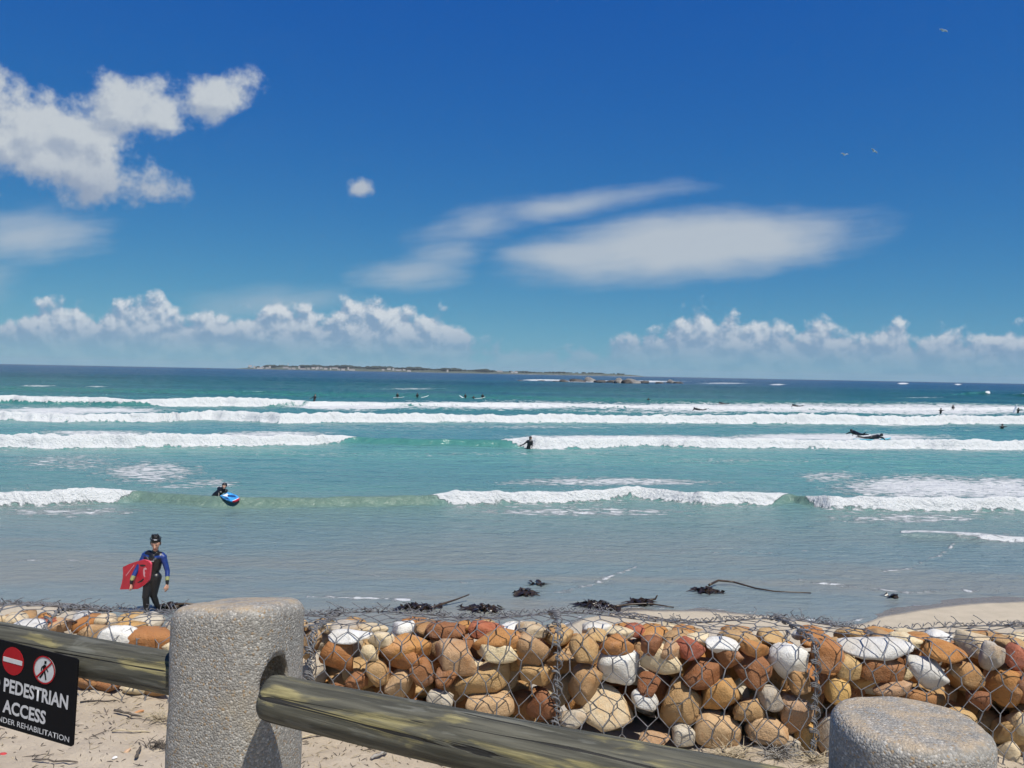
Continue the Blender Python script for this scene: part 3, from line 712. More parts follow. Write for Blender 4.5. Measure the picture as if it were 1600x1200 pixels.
# the fill behind and between them
keys = 'ttoobbtobgct'
r_ = random.Random(5)
for layer, (yo, num) in enumerate([(0.165, 80), (0.235, 190), (0.32, 200)]):
    for i in range(num):
        x = -3.25 + 6.15*(i+r_.random())/num; z = r_.uniform(3.18, Z_TOP-0.10)
        r0 = r_.uniform(0.062, 0.092); z = min(z, Z_TOP - 0.03 - r0*1.05 - 0.095*max(0, (yo+2*r0-0.07)/0.45)**1.5)
        put_stone(Vector((x, G_F+yo+r0*0.9, z)), r0*r_.uniform(0.9, 1.3), r0, r0*r_.uniform(0.7, 1.0), r_.choice(keys), r_.uniform(-40, 40), r_.uniform(0, 3))
for i in range(330):                                     # over the top
    x = -3.25 + 6.15*((i*0.618) % 1.0); y = G_F + 0.10 + 0.37*r_.random(); r0 = r_.uniform(0.045, 0.075)
    if any(c.z > 3.545 and (c-Vector((x, y, c.z))).length < 0.72*(q+r0) for c, q in placed): continue
    put_stone(Vector((x, y, Z_TOP-0.016-r0*0.6 - 0.095*max(0, (y-3.17)/0.45)**1.5)), r0*1.25, r0*1.1, r0*0.6, r_.choice('ccttwgobot'), r_.uniform(-10, 10), r_.uniform(0, 3))
for x0_, x1_ in ((-3.3, -2.0), (2.0, 2.95)):             # ends of the run, past the picture's edge
    for i in range(int((x1_-x0_)*34)):
        r0 = r_.uniform(0.055, 0.085); x = r_.uniform(x0_+0.06, x1_-0.06); z = r_.uniform(3.2, Z_TOP-0.10)
        put_stone(Vector((x, G_F+0.012+r0, z)), r0*1.2, r0, r0*0.9, r_.choice(keys), r_.uniform(-40, 40), r_.uniform(-0.3, 0.3))

# ------------------------------------------------------------------ concrete posts, log rails, sign
cm_, k_, p = mat_new('exposed_aggregate_concrete')
g_ = k_.node('ShaderNodeNewGeometry'); co = V(k_, g_.outputs['Position']); nrm = V(k_, g_.outputs['Normal']); nx_, ny_, nz_ = k_.split(nrm)
v1 = k_.voro(co, 300.0); v1c = k_.voro(co, 300.0, 'Color'); big = k_.noise(co, 9.0, 4, 0.6); fine = k_.noise(co, 330.0, 3, 0.6)
cr_, cg_, cb_ = k_.split(v1c)
peb = k_.mix(k_.ss(cr_, 0.2, 0.9), (0.25, 0.235, 0.205), (0.36, 0.34, 0.30))
peb = k_.mix(k_.ss(cg_, 0.84, 0.98), peb, (0.52, 0.49, 0.43)); peb = k_.mix(k_.ss(cb_, 0.88, 0.98)*0.8, peb, (0.33, 0.22, 0.11))
peb = k_.mix(k_.ss(v1, 0.5, 0.9)*0.5, peb, (0.20, 0.185, 0.16))
peb = k_.mix(k_.ss(k_.noise(co, 4.0, 5, 0.65), 0.50, 0.72)*0.45, peb, (0.20, 0.19, 0.165))
peb = k_.mix(k_.ss(big, 0.55, 0.75)*0.3, peb, (0.42, 0.33, 0.19))
topm = k_.ss(nz_, 0.55, 0.95)*k_.ss(k_.noise(co, 26.0, 5, 0.65), 0.40, 0.62)
peb = k_.mix(topm*0.55, peb, (0.50, 0.37, 0.22))
k_.put(p.inputs['Base Color'], peb); p.inputs['Roughness'].default_value = 0.9
k_.put(p.inputs['Normal'], k_.bump(k_.m('ADD', (1.0-v1)*0.7, fine*0.6), 0.75, 0.003))
def post_mesh(a, b, h, expo, sx, sy, seed, fil=0.024):
    bm = bmesh.new(); seg = 96; rings = []
    zs = [-h + (h-fil)*i/46 for i in range(47)]
    prof_ = [(1.0, z) for z in zs] + [(1 - fil/a*(1-math.cos(q)), -fil+fil*math.sin(q)) for q in np.linspace(0.2, math.pi/2, 8)] + [(f, 0.004*(1-f)) for f in (0.6, 0.4, 0.2)]
    P, Qd = [], []
    for f, z in prof_:
        for j in range(seg):
            t = 2*math.pi*j/seg; c, s_ = math.cos(t), math.sin(t)
            r0 = 1.0/((abs(c)**expo + abs(s_)**expo)**(1/expo))
            x, y = a*r0*c*f, b*r0*s_*f
            w = sst(np.array(z), -0.35, 0.0)
            P.append((x, y, z + (sx*x + sy*y)*float(w)))
    P = np.array(P)
    d = (fbm(P[:, 0]*38+P[:, 1]*31, P[:, 2]*38+P[:, 1]*17, seed, 3)-0.5)*0.0035 + (fbm(P[:, 0]*9, P[:, 2]*9+P[:, 1]*9, seed+3, 2)-0.5)*0.006
    L = np.linalg.norm(P[:, :2], axis=1)[:, None]+1e-6; P[:, :2] *= 1 + d[:, None]/L.clip(0.03); P[:, 2] += d*0.8
    vv = [bm.verts.new(q) for q in P]; nr = len(prof_)
    for i in range(nr-1):
        for j in range(seg):
            j2 = (j+1) % seg; bm.faces.new((vv[i*seg+j], vv[i*seg+j2], vv[(i+1)*seg+j2], vv[(i+1)*seg+j]))
    bm.faces.new([vv[(nr-1)*seg+j] for j in range(seg)]); bm.faces.new([vv[j] for j in range(seg)][::-1])
    return mesh_bm('concrete_post', bm)
def evaluated(o):
    dg = bpy.context.evaluated_depsgraph_get(); dg.update()
    return bpy.data.meshes.new_from_object(o.evaluated_get(dg), depsgraph=dg)
POST_L = Vector((-0.460, 1.35, 4.300)); POST_R = Vector(((1436-800)/F_PX*1.08, 1.08, 4.235))
RA = on_y(416, 1086, 1.212); RB = Vector((POST_R.x-0.01, 1.06, 4.08))           # the right-hand rail's axis
rdir = (RB-RA).normalized()
pl = obj('concrete_post', post_mesh(0.098, 0.098, 1.12, 3.2, 0.10, -0.17, 3), cm_); pl.location = POST_L; pl.rotation_euler = (0, R(1.0), R(-12))
cb = MB(); cb.tube([Vector((-0.11, 0, 0)), Vector((0.12, 0, 0))], 0.033, 28)
cut = cb.build('cutter', cm_); cut.rotation_mode = 'QUATERNION'; cut.rotation_quaternion = Vector((0.50, -0.87, 0.0)).to_track_quat('X', 'Z'); cut.location = on_y(436, 1078, 1.262); cut.scale = (1, 0.85, 1.38)
bo = pl.modifiers.new('hole', 'BOOLEAN'); bo.operation = 'DIFFERENCE'; bo.solver = 'EXACT'; bo.object = cut
me = evaluated(pl); pl.modifiers.clear(); pl.data = me; bpy.data.objects.remove(cut)
tag(pl, 'tall grey aggregate concrete post with a rail hole, between the two log rails', 'post')
pr = obj('concrete_post', post_mesh(0.099, 0.099, 1.12, 2.3, 0.0, -0.02, 8, 0.02), cm_); pr.location = POST_R
tag(pr, 'low grey concrete post with a round top at the bottom right corner', 'post')

lm_, k_, p = mat_new('weathered_log')
tc_ = k_.node('ShaderNodeTexCoord'); co = V(k_, tc_.outputs['Object']); ox, oy, oz = k_.split(co)
lng = k_.xyz(ox*2.6, oy*14.0, oz*14.0)
a1 = k_.noise(lng, 2.4, 4, 0.55, 0.7); a2 = k_.noise(k_.xyz(ox*2.0, oy*34.0, oz*34.0), 3.0, 5, 0.6, 0.5); a3 = k_.noise(k_.xyz(ox*0.9, oy*40.0, oz*40.0), 2.0, 2, 0.5, 1.2)
wood = k_.mix(k_.ss(a2, 0.3, 0.7), (0.038, 0.037, 0.025), (0.105, 0.100, 0.072))
wood = k_.mix(k_.ss(a1, 0.53, 0.64)*k_.ss(a2, 0.30, 0.55, 0.25, 0.85), wood, k_.mix(k_.ss(a2, 0.35, 0.7), (0.16, 0.135, 0.05), (0.33, 0.285, 0.125)))
wood = k_.mix(k_.ss(a1, 0.42, 0.34)*0.5, wood, (0.17, 0.17, 0.14))
crk = k_.ss(a3, 0.615, 0.655)
wood = k_.mix(crk, wood, (0.012, 0.011, 0.009))
kn = k_.voro(k_.xyz(ox*2.6, oy*5.0, oz*5.0), 2.0)
wood = k_.mix(k_.ss(kn, 0.12, 0.05), wood, (0.02, 0.018, 0.013))
k_.put(p.inputs['Base Color'], wood); p.inputs['Roughness'].default_value = 0.75
k_.put(p.inputs['Normal'], k_.bump(k_.m('SUBTRACT', a2*0.5, crk*0.9), 0.7, 0.006))
em_ = simple('log_end_grain', (0.36, 0.27, 0.14), 0.8, 0.35, 60.0, bump=0.3)
def log(name, A, B, r0, r1, tenon, seed):
    L = (B-A).length; N_, sg = 240, 110; P = []; 
    for i in range(N_):
        x = L*i/(N_-1); r_ = r0+(r1-r0)*i/(N_-1)
        e = min(1.0, x/0.022); r_ *= 0.80+0.20*math.sqrt(max(0, 1-(1-e)**2))
        for j in range(sg):
            t = 2*math.pi*j/sg; P.append((x, math.cos(t), math.sin(t), r_))
    P = np.array(P)
    rr_ = P[:, 3]*(1 + 0.09*(fbm(P[:, 0]*3.0+seed, P[:, 1]*1.2+P[:, 2]*0.9, seed, 3)-0.5) + 0.035*(fbm(P[:, 0]*5, P[:, 1]*7+P[:, 2]*5, seed+2, 3)-0.5))
    ang = np.arctan2(P[:, 2], P[:, 1])
    for q_ in range(9):                                  # drying cracks along the grain
        a_ = -3.1+q_*0.69 + 0.22*np.sin(P[:, 0]*2.1+q_*1.7) + 0.05*np.sin(P[:, 0]*9+q_); dd_ = np.abs((ang-a_+np.pi) % (2*np.pi)-np.pi)
        rr_ = rr_ - 0.0045*np.clip(1-dd_/0.06, 0, 1)*sst(fbm(P[:, 0]*1.6+q_*5, P[:, 0]*0+q_, seed+20, 2), 0.42, 0.6)
    co_ = np.stack([P[:, 0], P[:, 1]*rr_ + 0.006*np.sin(P[:, 0]*2.2+seed), P[:, 2]*rr_ + 0.006*np.sin(P[:, 0]*1.7)], -1)
    bm = bmesh.new(); vv = [bm.verts.new(q) for q in co_]
    for i in range(N_-1):
        for j in range(sg):
            j2 = (j+1) % sg; bm.faces.new((vv[i*sg+j], vv[i*sg+j2], vv[(i+1)*sg+j2], vv[(i+1)*sg+j]))
    bm.faces.new(vv[(N_-1)*sg:]); bm.faces.new(vv[:sg])
    me_ = mesh_bm(name, bm); me_.materials.append(lm_); me_.materials.append(em_)
    for q in me_.polygons:
        if len(q.vertices) > 4: q.material_index = 1; q.use_smooth = False
    o = obj(name, me_); o.rotation_mode = 'QUATERNION'; o.rotation_quaternion = (B-A).to_track_quat('X', 'Z'); o.location = A
    if tenon:
        b_ = MB(); b_.tube([(-tenon, 0, 0), (0.004, 0, 0)], 0.024, 18); b_.build('tenon', em_, o)
    return o
lr = log('log_rail', RA, RA+(RB-RA)*1.02, 0.0335, 0.0560, 0.0, 4)
tag(lr, 'weathered greenish log rail sloping from the tall post to the low post', 'rail')
LA = on_y(292, 1055, 1.345); LB = on_y(0, 1007, 1.475); ldir = (LB-LA).normalized()
ll = log('log_rail', LA, LA+ldir*2.6, 0.0345, 0.034, 0.0, 9)
tag(ll, 'weathered dark log rail at the left edge carrying the black sign', 'rail')

# sign: board, two round symbols, three lines of lettering
def flat_mat(name, c, rough=0.45): return simple(name, c, rough, 0.06, 90.0)
m_blk = flat_mat('sign_black', (0.006, 0.006, 0.007), 0.75); m_wht = flat_mat('sign_white', (0.50, 0.50, 0.50), 0.6); m_red = flat_mat('sign_red', (0.33, 0.012, 0.016), 0.6)
for m_ in (m_blk, m_wht, m_red): m_.node_tree.nodes['Principled BSDF'].inputs['Specular IOR Level'].default_value = 0.12
sdir = -ldir; snx = Vector((sdir.x, sdir.y, 0)).normalized(); snor = Vector((snx.y, -snx.x, 0))      # right along the board, out towards the viewer
sdir = (snx*math.cos(0.075) - Vector((0, 0, 1))*math.sin(0.075)).normalized()
sup = snor.cross(sdir).normalized(); sup = sup if sup.z > 0 else -sup
right_edge = on_y(121, 1031, 1.352)
s_org = right_edge - sdir*0.122
sign = empty('warning_sign'); sign.matrix_world = Matrix.Translation(s_org) @ Matrix((sdir, -snor, sup)).transposed().to_4x4()
tag(sign, 'black no-pedestrian-access sign with white lettering hung on the left log rail', 'sign')
def rrect(x0, x1, z0, z1, r_, k=6):
    pts = []
    for cx, cz, a0 in ((x1-r_, z1-r_, 0), (x0+r_, z1-r_, 90), (x0+r_, z0+r_, 180), (x1-r_, z0+r_, 270)):
        for i in range(k+1):
            a = R(a0+90*i/k); pts.append((cx+r_*math.cos(a), cz+r_*math.sin(a)))
    return pts
pts = [(x + 0.0025*math.sin(z*60+1) + (0.006*max(0, -z-0.08)/0.07 if x > 0 else 0), z + 0.0012*math.sin(x*70)) for x, z in rrect(-0.122, 0.122, -0.154, 0.0, 0.006)]
b_ = MB(); b_.prism(pts, 0.0, 0.003); b_.build('board', m_blk, sign, False)
def disc(name, x, z, r0, r1, m, y, parent):
    b_ = MB(); k2 = 40
    o_ = [(x+r1*math.cos(2*math.pi*i/k2), z+r1*math.sin(2*math.pi*i/k2)) for i in range(k2)]
    if r0 <= 0: b_.prism(o_, y-0.0006, y)
    else:
        vs = [(a, y-0.0006, c) for a, c in o_] + [(x+(a-x)*r0/r1, y-0.0006, z+(c-z)*r0/r1) for a, c in o_]
        b_.add(vs, [(i, (i+1) % k2, k2+(i+1) % k2, k2+i) for i in range(k2)])
    return b_.build(name, m, parent, False)
ne = disc('no_entry_symbol', -0.0215, -0.032, 0, 0.0250, m_red, -0.0002, sign)
b_ = MB(); b_.prism([(-0.0435, -0.0355), (0.0005, -0.0355), (0.0005, -0.0275), (-0.0435, -0.0275)], -0.0016, -0.0009); b_.build('white_bar', m_wht, ne, False)
nw = disc('no_walking_symbol', 0.052, -0.032, 0, 0.0235, m_wht, -0.0002, sign)
disc('red_ring', 0.052, -0.032, 0.0222, 0.0248, m_red, -0.0012, nw)
def strokes(name, segs, m, y, parent):
    b_ = MB()
    for (x0, z0), (x1, z1), w in segs:
        d = Vector((x1-x0, 0, z1-z0)).normalized(); q = Vector((-d.z, 0, d.x))*w
        A_, B_ = Vector((x0, y, z0)), Vector((x1, y, z1)); b_.add([A_-q, B_-q, B_+q, A_+q], [(0, 1, 2, 3)])
    return b_.build(name, m, parent, False)
W0 = (0.052, -0.032)
def wp(x, z): return (W0[0]+x, W0[1]+z)
strokes('walking_figure', [(wp(0.001, 0.009), wp(-0.001, -0.002), 0.0030), (wp(-0.001, -0.001), wp(-0.004, -0.009), 0.0018), (wp(-0.004, -0.009), wp(-0.009, -0.016), 0.0016), (wp(0, -0.001), wp(0.003, -0.009), 0.0018), (wp(0.003, -0.009), wp(0.005, -0.017), 0.0016),
    (wp(0, 0.008), wp(-0.006, 0.003), 0.0013), (wp(-0.006, 0.003), wp(-0.007, -0.003), 0.0012), (wp(0.001, 0.007), wp(0.006, 0.001), 0.0013), (wp(0.006, 0.001), wp(0.009, -0.002), 0.0011), (wp(-0.001, 0.0135), wp(0.004, 0.0135), 0.0026)], m_blk, -0.0014, nw)
strokes('red_slash', [(wp(-0.0165, -0.0165), wp(0.0165, 0.0165), 0.0016)], m_red, -0.0019, nw)
def lettering(name, text, xc, zc, w, h, bold):
    cu = bpy.data.curves.new('t', 'FONT'); cu.body = text; cu.offset = bold; cu.resolution_u = 3
    to = bpy.data.objects.new('t', cu); COL.objects.link(to); me_ = evaluated(to); bpy.data.objects.remove(to)
    v_ = np.array([q.co[:] for q in me_.vertices]); lo, hi = v_.min(0), v_.max(0)
    out = np.zeros_like(v_); out[:, 0] = xc + ((v_[:, 0]-lo[0])/(hi[0]-lo[0])-0.5)*w; out[:, 2] = zc + ((v_[:, 1]-lo[1])/(hi[1]-lo[1])-0.5)*h; out[:, 1] = -0.0007
    me_.vertices.foreach_set('co', out.astype(np.float32).ravel()); me_.materials.clear(); me_.update()
    return obj(name, me_, m_wht, sign)
lettering('lettering', 'NO PEDESTRIAN', 0.010, -0.078, 0.198, 0.0255, 0.030)
lettering('lettering', 'ACCESS', 0.012, -0.116, 0.100, 0.0245, 0.030)
lettering('lettering', 'DUNE UNDER REHABILITATION', 0.006, -0.1415, 0.222, 0.0100, 0.006)

# ------------------------------------------------------------------ people: one continuous body each
m_suit = simple('wetsuit_black', (0.010, 0.010, 0.012), 0.38, 0.3, 25.0, bump=0.15); m_blue = simple('wetsuit_blue', (0.010, 0.034, 0.175), 0.45, 0.2, 25.0)
m_lime = simple('wetsuit_lime', (0.27, 0.29, 0.12), 0.5, 0.1, 25.0); m_skin = simple('skin', (0.52, 0.29, 0.20), 0.5, 0.08, 40.0); m_greyp = simple('wetsuit_grey', (0.10, 0.11, 0.12), 0.5, 0.15, 40.0)
m_hair = simple('wet_hair', (0.012, 0.010, 0.009), 0.3, 0.4, 80.0, bump=0.4); m_lip = simple('lips', (0.30, 0.10, 0.09), 0.5, 0.1, 40.0)
BODY = [m_suit, m_blue, m_lime, m_skin, m_greyp, m_lip, m_hair]
def body_mesh(prims, voxel, smooth=4):
    """prims: (p0, p1, r0, r1, material) tapered limbs, all grown together into one skin"""
    b_ = MB()
    for p0, p1, r0, r1, mi in prims:
        p0, p1 = Vector(p0), Vector(p1)
        b_.ball(p0, r0, 0, 14, 10)
        if (p1-p0).length > 1e-5: b_.ball(p1, r1, 0, 14, 10); b_.tube([p0, p1], [r0, r1], 14)
    o = obj('tmp', b_.mesh('tmp', True, False)); rm = o.modifiers.new('r', 'REMESH'); rm.mode = 'VOXEL'; rm.voxel_size = voxel
    sm_ = o.modifiers.new('s', 'SMOOTH'); sm_.factor = 0.5; sm_.iterations = smooth
    me_ = evaluated(o); bpy.data.objects.remove(o)
    cn = np.zeros(len(me_.polygons)*3, dtype=np.float32); me_.polygons.foreach_get('center', cn); cn = cn.reshape(-1, 3)
    best = np.full(len(cn), 1e9); mi_ = np.zeros(len(cn), dtype=np.int32)
    for p0, p1, r0, r1, mi in prims:
        a, d = np.array(p0), np.array(p1)-np.array(p0); t = np.clip(((cn-a) @ d)/max(1e-9, d @ d), 0, 1)
        dd = np.linalg.norm(cn-a-t[:, None]*d, axis=1)-(r0+(r1-r0)*t); k2 = dd < best; best[k2] = dd[k2]; mi_[k2] = mi
    me_.polygons.foreach_set('material_index', mi_); me_.polygons.foreach_set('use_smooth', np.ones(len(cn), dtype=bool))
    for m in BODY: me_.materials.append(m)
    me_.update(); return me_
def hand(w, d, side, palm=0.075, curl=0.25, sc=1.0, mi=3, flat=Vector((0, 1, 0))):
    """palm and five fingers from the wrist w along d; side is where the thumb leaves"""
    w, d, s_ = Vector(w), Vector(d).normalized(), Vector(side).normalized(); f_ = d.cross(s_).normalized(); out = []
    k0 = w + d*palm*sc
    for i, (o_, L_) in enumerate(((0.030, 0.060), (0.011, 0.070), (-0.010, 0.066), (-0.029, 0.052))):
        b0 = w + d*0.01*sc + s_*o_*0.6*sc; b1 = k0 + s_*o_*sc; out.append((b0, b1, 0.013*sc, 0.012*sc, mi))
        m1 = b1 + (d*math.cos(curl) + f_*math.sin(curl))*L_*0.52*sc; m2 = m1 + (d*math.cos(curl*2.6) + f_*math.sin(curl*2.6))*L_*0.48*sc
        out += [(b1, m1, 0.0095*sc, 0.0085*sc, mi), (m1, m2, 0.0085*sc, 0.007*sc, mi)]
    t0 = w + d*0.022*sc + s_*0.022*sc; t1 = t0 + (d*0.7+s_*0.6+f_*0.25).normalized()*0.042*sc; t2 = t1 + (d*0.95+s_*0.15+f_*0.3).normalized()*0.032*sc
    return out + [(t0, t1, 0.013*sc, 0.011*sc, mi), (t1, t2, 0.011*sc, 0.008*sc, mi)]
V3 = Vector
# walker: local x = picture right, -y = towards the camera
wc = on_z(237, 963.5); wsc = 1.0
wk = empty('person', (wc.x, wc.y, sand_z(np.array([wc.x]), np.array([wc.y]))[0]*0 - 0.005), R(-8))
tag(wk, 'person in black and blue wetsuit walking ashore with a red bodyboard under one arm', 'person')
hd = V3((0.092, -0.045, 1.385)); fd = V3((0.30, -0.88, -0.36)).normalized(); fr = fd.cross(V3((0, 0, 1))).normalized(); fr = -fr if fr.x < 0 else fr; fu = fr.cross(fd).normalized(); fu = fu if fu.z > 0 else -fu
def fp(r_, f_, u_): return hd + fr*r_ + fd*f_ + fu*u_
prims = [
  (fp(0, -0.012, 0.045), fp(0, -0.004, 0.03), 0.083, 0.083, 3), (fp(0, 0.02, -0.005), fp(0, 0.038, -0.075), 0.068, 0.042, 3), (fp(0, 0.05, -0.09), fp(0, 0.055, -0.095), 0.026, 0.024, 3),
  (fp(0, 0.078, 0.015), fp(0, 0.097, -0.022), 0.011, 0.016, 3), (fp(-0.018, 0.073, -0.060), fp(0.018, 0.073, -0.060), 0.011, 0.011, 5),
  (fp(-0.034, 0.066, 0.028), fp(-0.02, 0.072, 0.030), 0.012, 0.010, 3), (fp(0.034, 0.066, 0.028), fp(0.02, 0.072, 0.030), 0.012, 0.010, 3),
  (fp(-0.080, -0.012, 0.015), fp(-0.078, -0.016, -0.022), 0.017, 0.011, 3), (fp(0.080, -0.012, 0.015), fp(0.078, -0.016, -0.022), 0.017, 0.011, 3),
  ((0.048, 0.0, 1.215), (0.078, -0.02, 1.315), 0.058, 0.050, 3), ((0.045, 0.0, 1.185), (0.060, -0.008, 1.245), 0.066, 0.060, 0),
  ((-0.075, 0.0, 1.17), (0.16, 0.0, 1.155), 0.085, 0.085, 0), ((0.04, 0.0, 1.13), (0.028, 0.005, 0.98), 0.115, 0.108, 0), ((-0.03, 0, 1.10), (-0.02, 0, 0.95), 0.105, 0.095, 0), ((0.10, 0, 1.09), (0.075, 0, 0.94), 0.10, 0.09, 0),
  ((0.025, 0.005, 0.98), (0.012, 0.008, 0.82), 0.110, 0.106, 0), ((-0.055, 0.01, 0.75), (0.075, 0.01, 0.75), 0.100, 0.100, 0), ((0.01, 0.01, 0.83), (0.005, 0.01, 0.74), 0.11, 0.12, 0),
  ((-0.105, -0.005, 1.175), (-0.148, -0.005, 1.15), 0.068, 0.066, 1), ((0.185, 0, 1.165), (0.222, 0, 1.135), 0.066, 0.064, 1),
  ((-0.10, -0.045, 1.165), (-0.03, -0.07, 1.155), 0.045, 0.030, 1), ((0.18, -0.045, 1.155), (0.115, -0.07, 1.145), 0.045, 0.030, 1), ((-0.045, -0.085, 1.145), (0.0, -0.098, 1.085), 0.020, 0.016, 4), ((0.125, -0.085, 1.135), (0.075, -0.098, 1.085), 0.020, 0.016, 4),
  ((-0.150, -0.01, 1.14), (-0.255, -0.085, 0.905), 0.058, 0.045, 1), ((-0.255, -0.085, 0.905), (-0.278, -0.15, 0.80), 0.045, 0.041, 1), ((-0.278, -0.15, 0.80), (-0.288, -0.185, 0.735), 0.041, 0.037, 2), ((-0.288, -0.185, 0.735), (-0.290, -0.200, 0.675), 0.036, 0.031, 0),
  ((0.225, 0, 1.125), (0.300, 0.01, 0.885), 0.058, 0.045, 1), ((0.300, 0.01, 0.885), (0.325, -0.03, 0.79), 0.045, 0.041, 1), ((0.325, -0.03, 0.79), (0.336, -0.05, 0.735), 0.041, 0.037, 2), ((0.336, -0.05, 0.735), (0.345, -0.065, 0.675), 0.036, 0.031, 0),
  ((-0.062, 0.0, 0.72), (-0.070, -0.085, 0.40), 0.098, 0.066, 0), ((-0.070, -0.085, 0.40), (-0.078, -0.055, 0.24), 0.062, 0.058, 0), ((-0.078, -0.055, 0.24), (-0.080, -0.02, 0.075), 0.056, 0.038, 0), ((-0.080, 0.0, 0.050), (-0.085, -0.15, 0.035), 0.042, 0.032, 0),
  ((0.070, 0.01, 0.72), (0.012, 0.03, 0.40), 0.098, 0.066, 0), ((0.012, 0.03, 0.40), (-0.012, 0.14, 0.25), 0.062, 0.057, 0), ((-0.012, 0.14, 0.25), (-0.022, 0.24, 0.10), 0.054, 0.038, 0), ((-0.022, 0.26, 0.08), (-0.020, 0.15, 0.035), 0.040, 0.030, 0)]
prims += hand((-0.290, -0.205, 0.655), (0.16, 0.05, -1), (0.25, -1, 0), curl=0.55) + hand((0.346, -0.068, 0.655), (0.0, -0.12, -1), (-0.35, -1, 0), curl=0.22)
obj('body', body_mesh([(tuple(a), tuple(b), c, d, e) for a, b, c, d, e in prims], 0.0085, 3), None, wk)
b_ = MB()
b_.ball(fp(0, -0.022, 0.062), (0.092, 0.096, 0.080)); b_.ball(fp(0, -0.02, 0.125), (0.062, 0.062, 0.05)); b_.ball(fp(0.0, -0.06, 0.03), (0.084, 0.06, 0.09))
for i in range(46):
    a = rnd.uniform(0, 6.28); c = fp(0.05*math.cos(a), -0.03+0.05*math.sin(a), 0.10+rnd.uniform(0, 0.03)); b_.tube([c, c + fu*0.035 + V3((rnd.uniform(-0.02, 0.02), rnd.uniform(-0.02, 0.02), 0.012)), fp(0.01, -0.02, 0.178)], [0.012, 0.009, 0.002], 5)
for s_ in (-1, 1): b_.tube([fp(0.082*s_, 0.0, 0.06), fp(0.084*s_, 0.005, 0.02), fp(0.080*s_, 0.006, -0.025)], [0.014, 0.011, 0.003], 6)
b_.build('hair', m_hair, wk)
gg = MB(); ring = [fp(0.094*math.cos(a), -0.022+0.094*math.sin(a), 0.115+0.022*math.sin(a)) for a in np.linspace(0, 6.283, 33)]; gg.tube(ring, 0.009, 6, cap=False)
m_gog = simple('goggle_strap', (0.02, 0.02, 0.022), 0.4); m_lens = simple('goggle_lens', (0.45, 0.46, 0.48), 0.12, 0.05)
go = gg.build('goggles', m_gog, wk); gl = MB()
gl.ball(fp(0.0, 0.060, 0.132), (0.056, 0.022, 0.010), 0, 16, 8)
gl.build('lens', m_lens, go)
fe = MB()
for s_ in (-1, 1):
    fe.ball(fp(0.030*s_, 0.071, 0.014), (0.013, 0.008, 0.006)); fe.tube([fp(0.015*s_, 0.083, 0.034), fp(0.032*s_, 0.079, 0.038), fp(0.048*s_, 0.067, 0.032)], [0.004, 0.005, 0.002], 5)
fe.build('eyes_and_brows', m_hair, wk)
lg = MB(); 
for i, (x, w) in enumerate(((0.02, 0.010), (0.045, 0.007), (0.066, 0.009), (0.088, 0.006))): lg.box((x, -0.113+abs(x-0.04)*0.12, 1.075), (w, 0.004, 0.008))
lg.build('chest_lettering', simple('suit_print', (0.45, 0.46, 0.47), 0.5), wk)
# bodyboards
m_bred = simple('board_red', (0.46, 0.016, 0.035), 0.4, 0.12, 9.0); m_bpink = simple('board_rail_pink', (0.70, 0.09, 0.14), 0.4); m_bblk = simple('board_black', (0.015, 0.013, 0.014), 0.5); m_bmark = simple('board_mark', (0.62, 0.33, 0.36), 0.5)
def zc(x, y): return ((x-480)*0.00151, (1145-y)*0.00151)
out = [zc(*q) for q in ((90, 540), (190, 492), (290, 455), (380, 424), (440, 416), (490, 424), (518, 442), (527, 465), (522, 520), (512, 600), (503, 655), (485, 680), (430, 728), (340, 785), (290, 795), (170, 810), (50, 826), (76, 745), (92, 680), (96, 610))]
bd = empty('bodyboard', wk.matrix_world @ V3((0, 0, 0)) if False else wk.location, R(-8)); tag(bd, 'red bodyboard with pink edge held under the walking person\'s arm', 'bodyboard')
def on_board(name, poly, mats, y0, y1, parent, side=None):
    b_ = MB(); b_.prism(poly, y0, y1, 0, 1 if side else None)
    b_.v = [(x, y + 0.0 - 0.125 - 0.22*(x-0.0) if True else y, z) for x, y, z in b_.v]
    return b_.build(name, mats, parent, False)
on_board('deck', out, [m_bred, m_bpink], -0.026, 0.026, bd, True)
def inset(c, pts): return [zc(*q) for q in pts]
on_board('grip_mark', inset(0, ((355, 486), (400, 474), (452, 476), (448, 490), (410, 500), (372, 502))), m_bblk, -0.0275, -0.0262, bd)
on_board('grip_mark', inset(0, ((325, 702), (360, 684), (395, 660), (420, 645), (428, 662), (400, 688), (360, 704), (334, 712))), m_bblk, -0.0275, -0.0262, bd)
on_board('emblem', inset(0, ((470, 520), (446, 505), (420, 520), (412, 560), (418, 605), (432, 630), (445, 625), (436, 590), (448, 575), (434, 555), (440, 532), (462, 535))), m_bmark, -0.0275, -0.0262, bd)
on_board('deck_line', inset(0, ((140, 640), (270, 490), (276, 492), (148, 644))), m_bmark, -0.0273, -0.0262, bd)

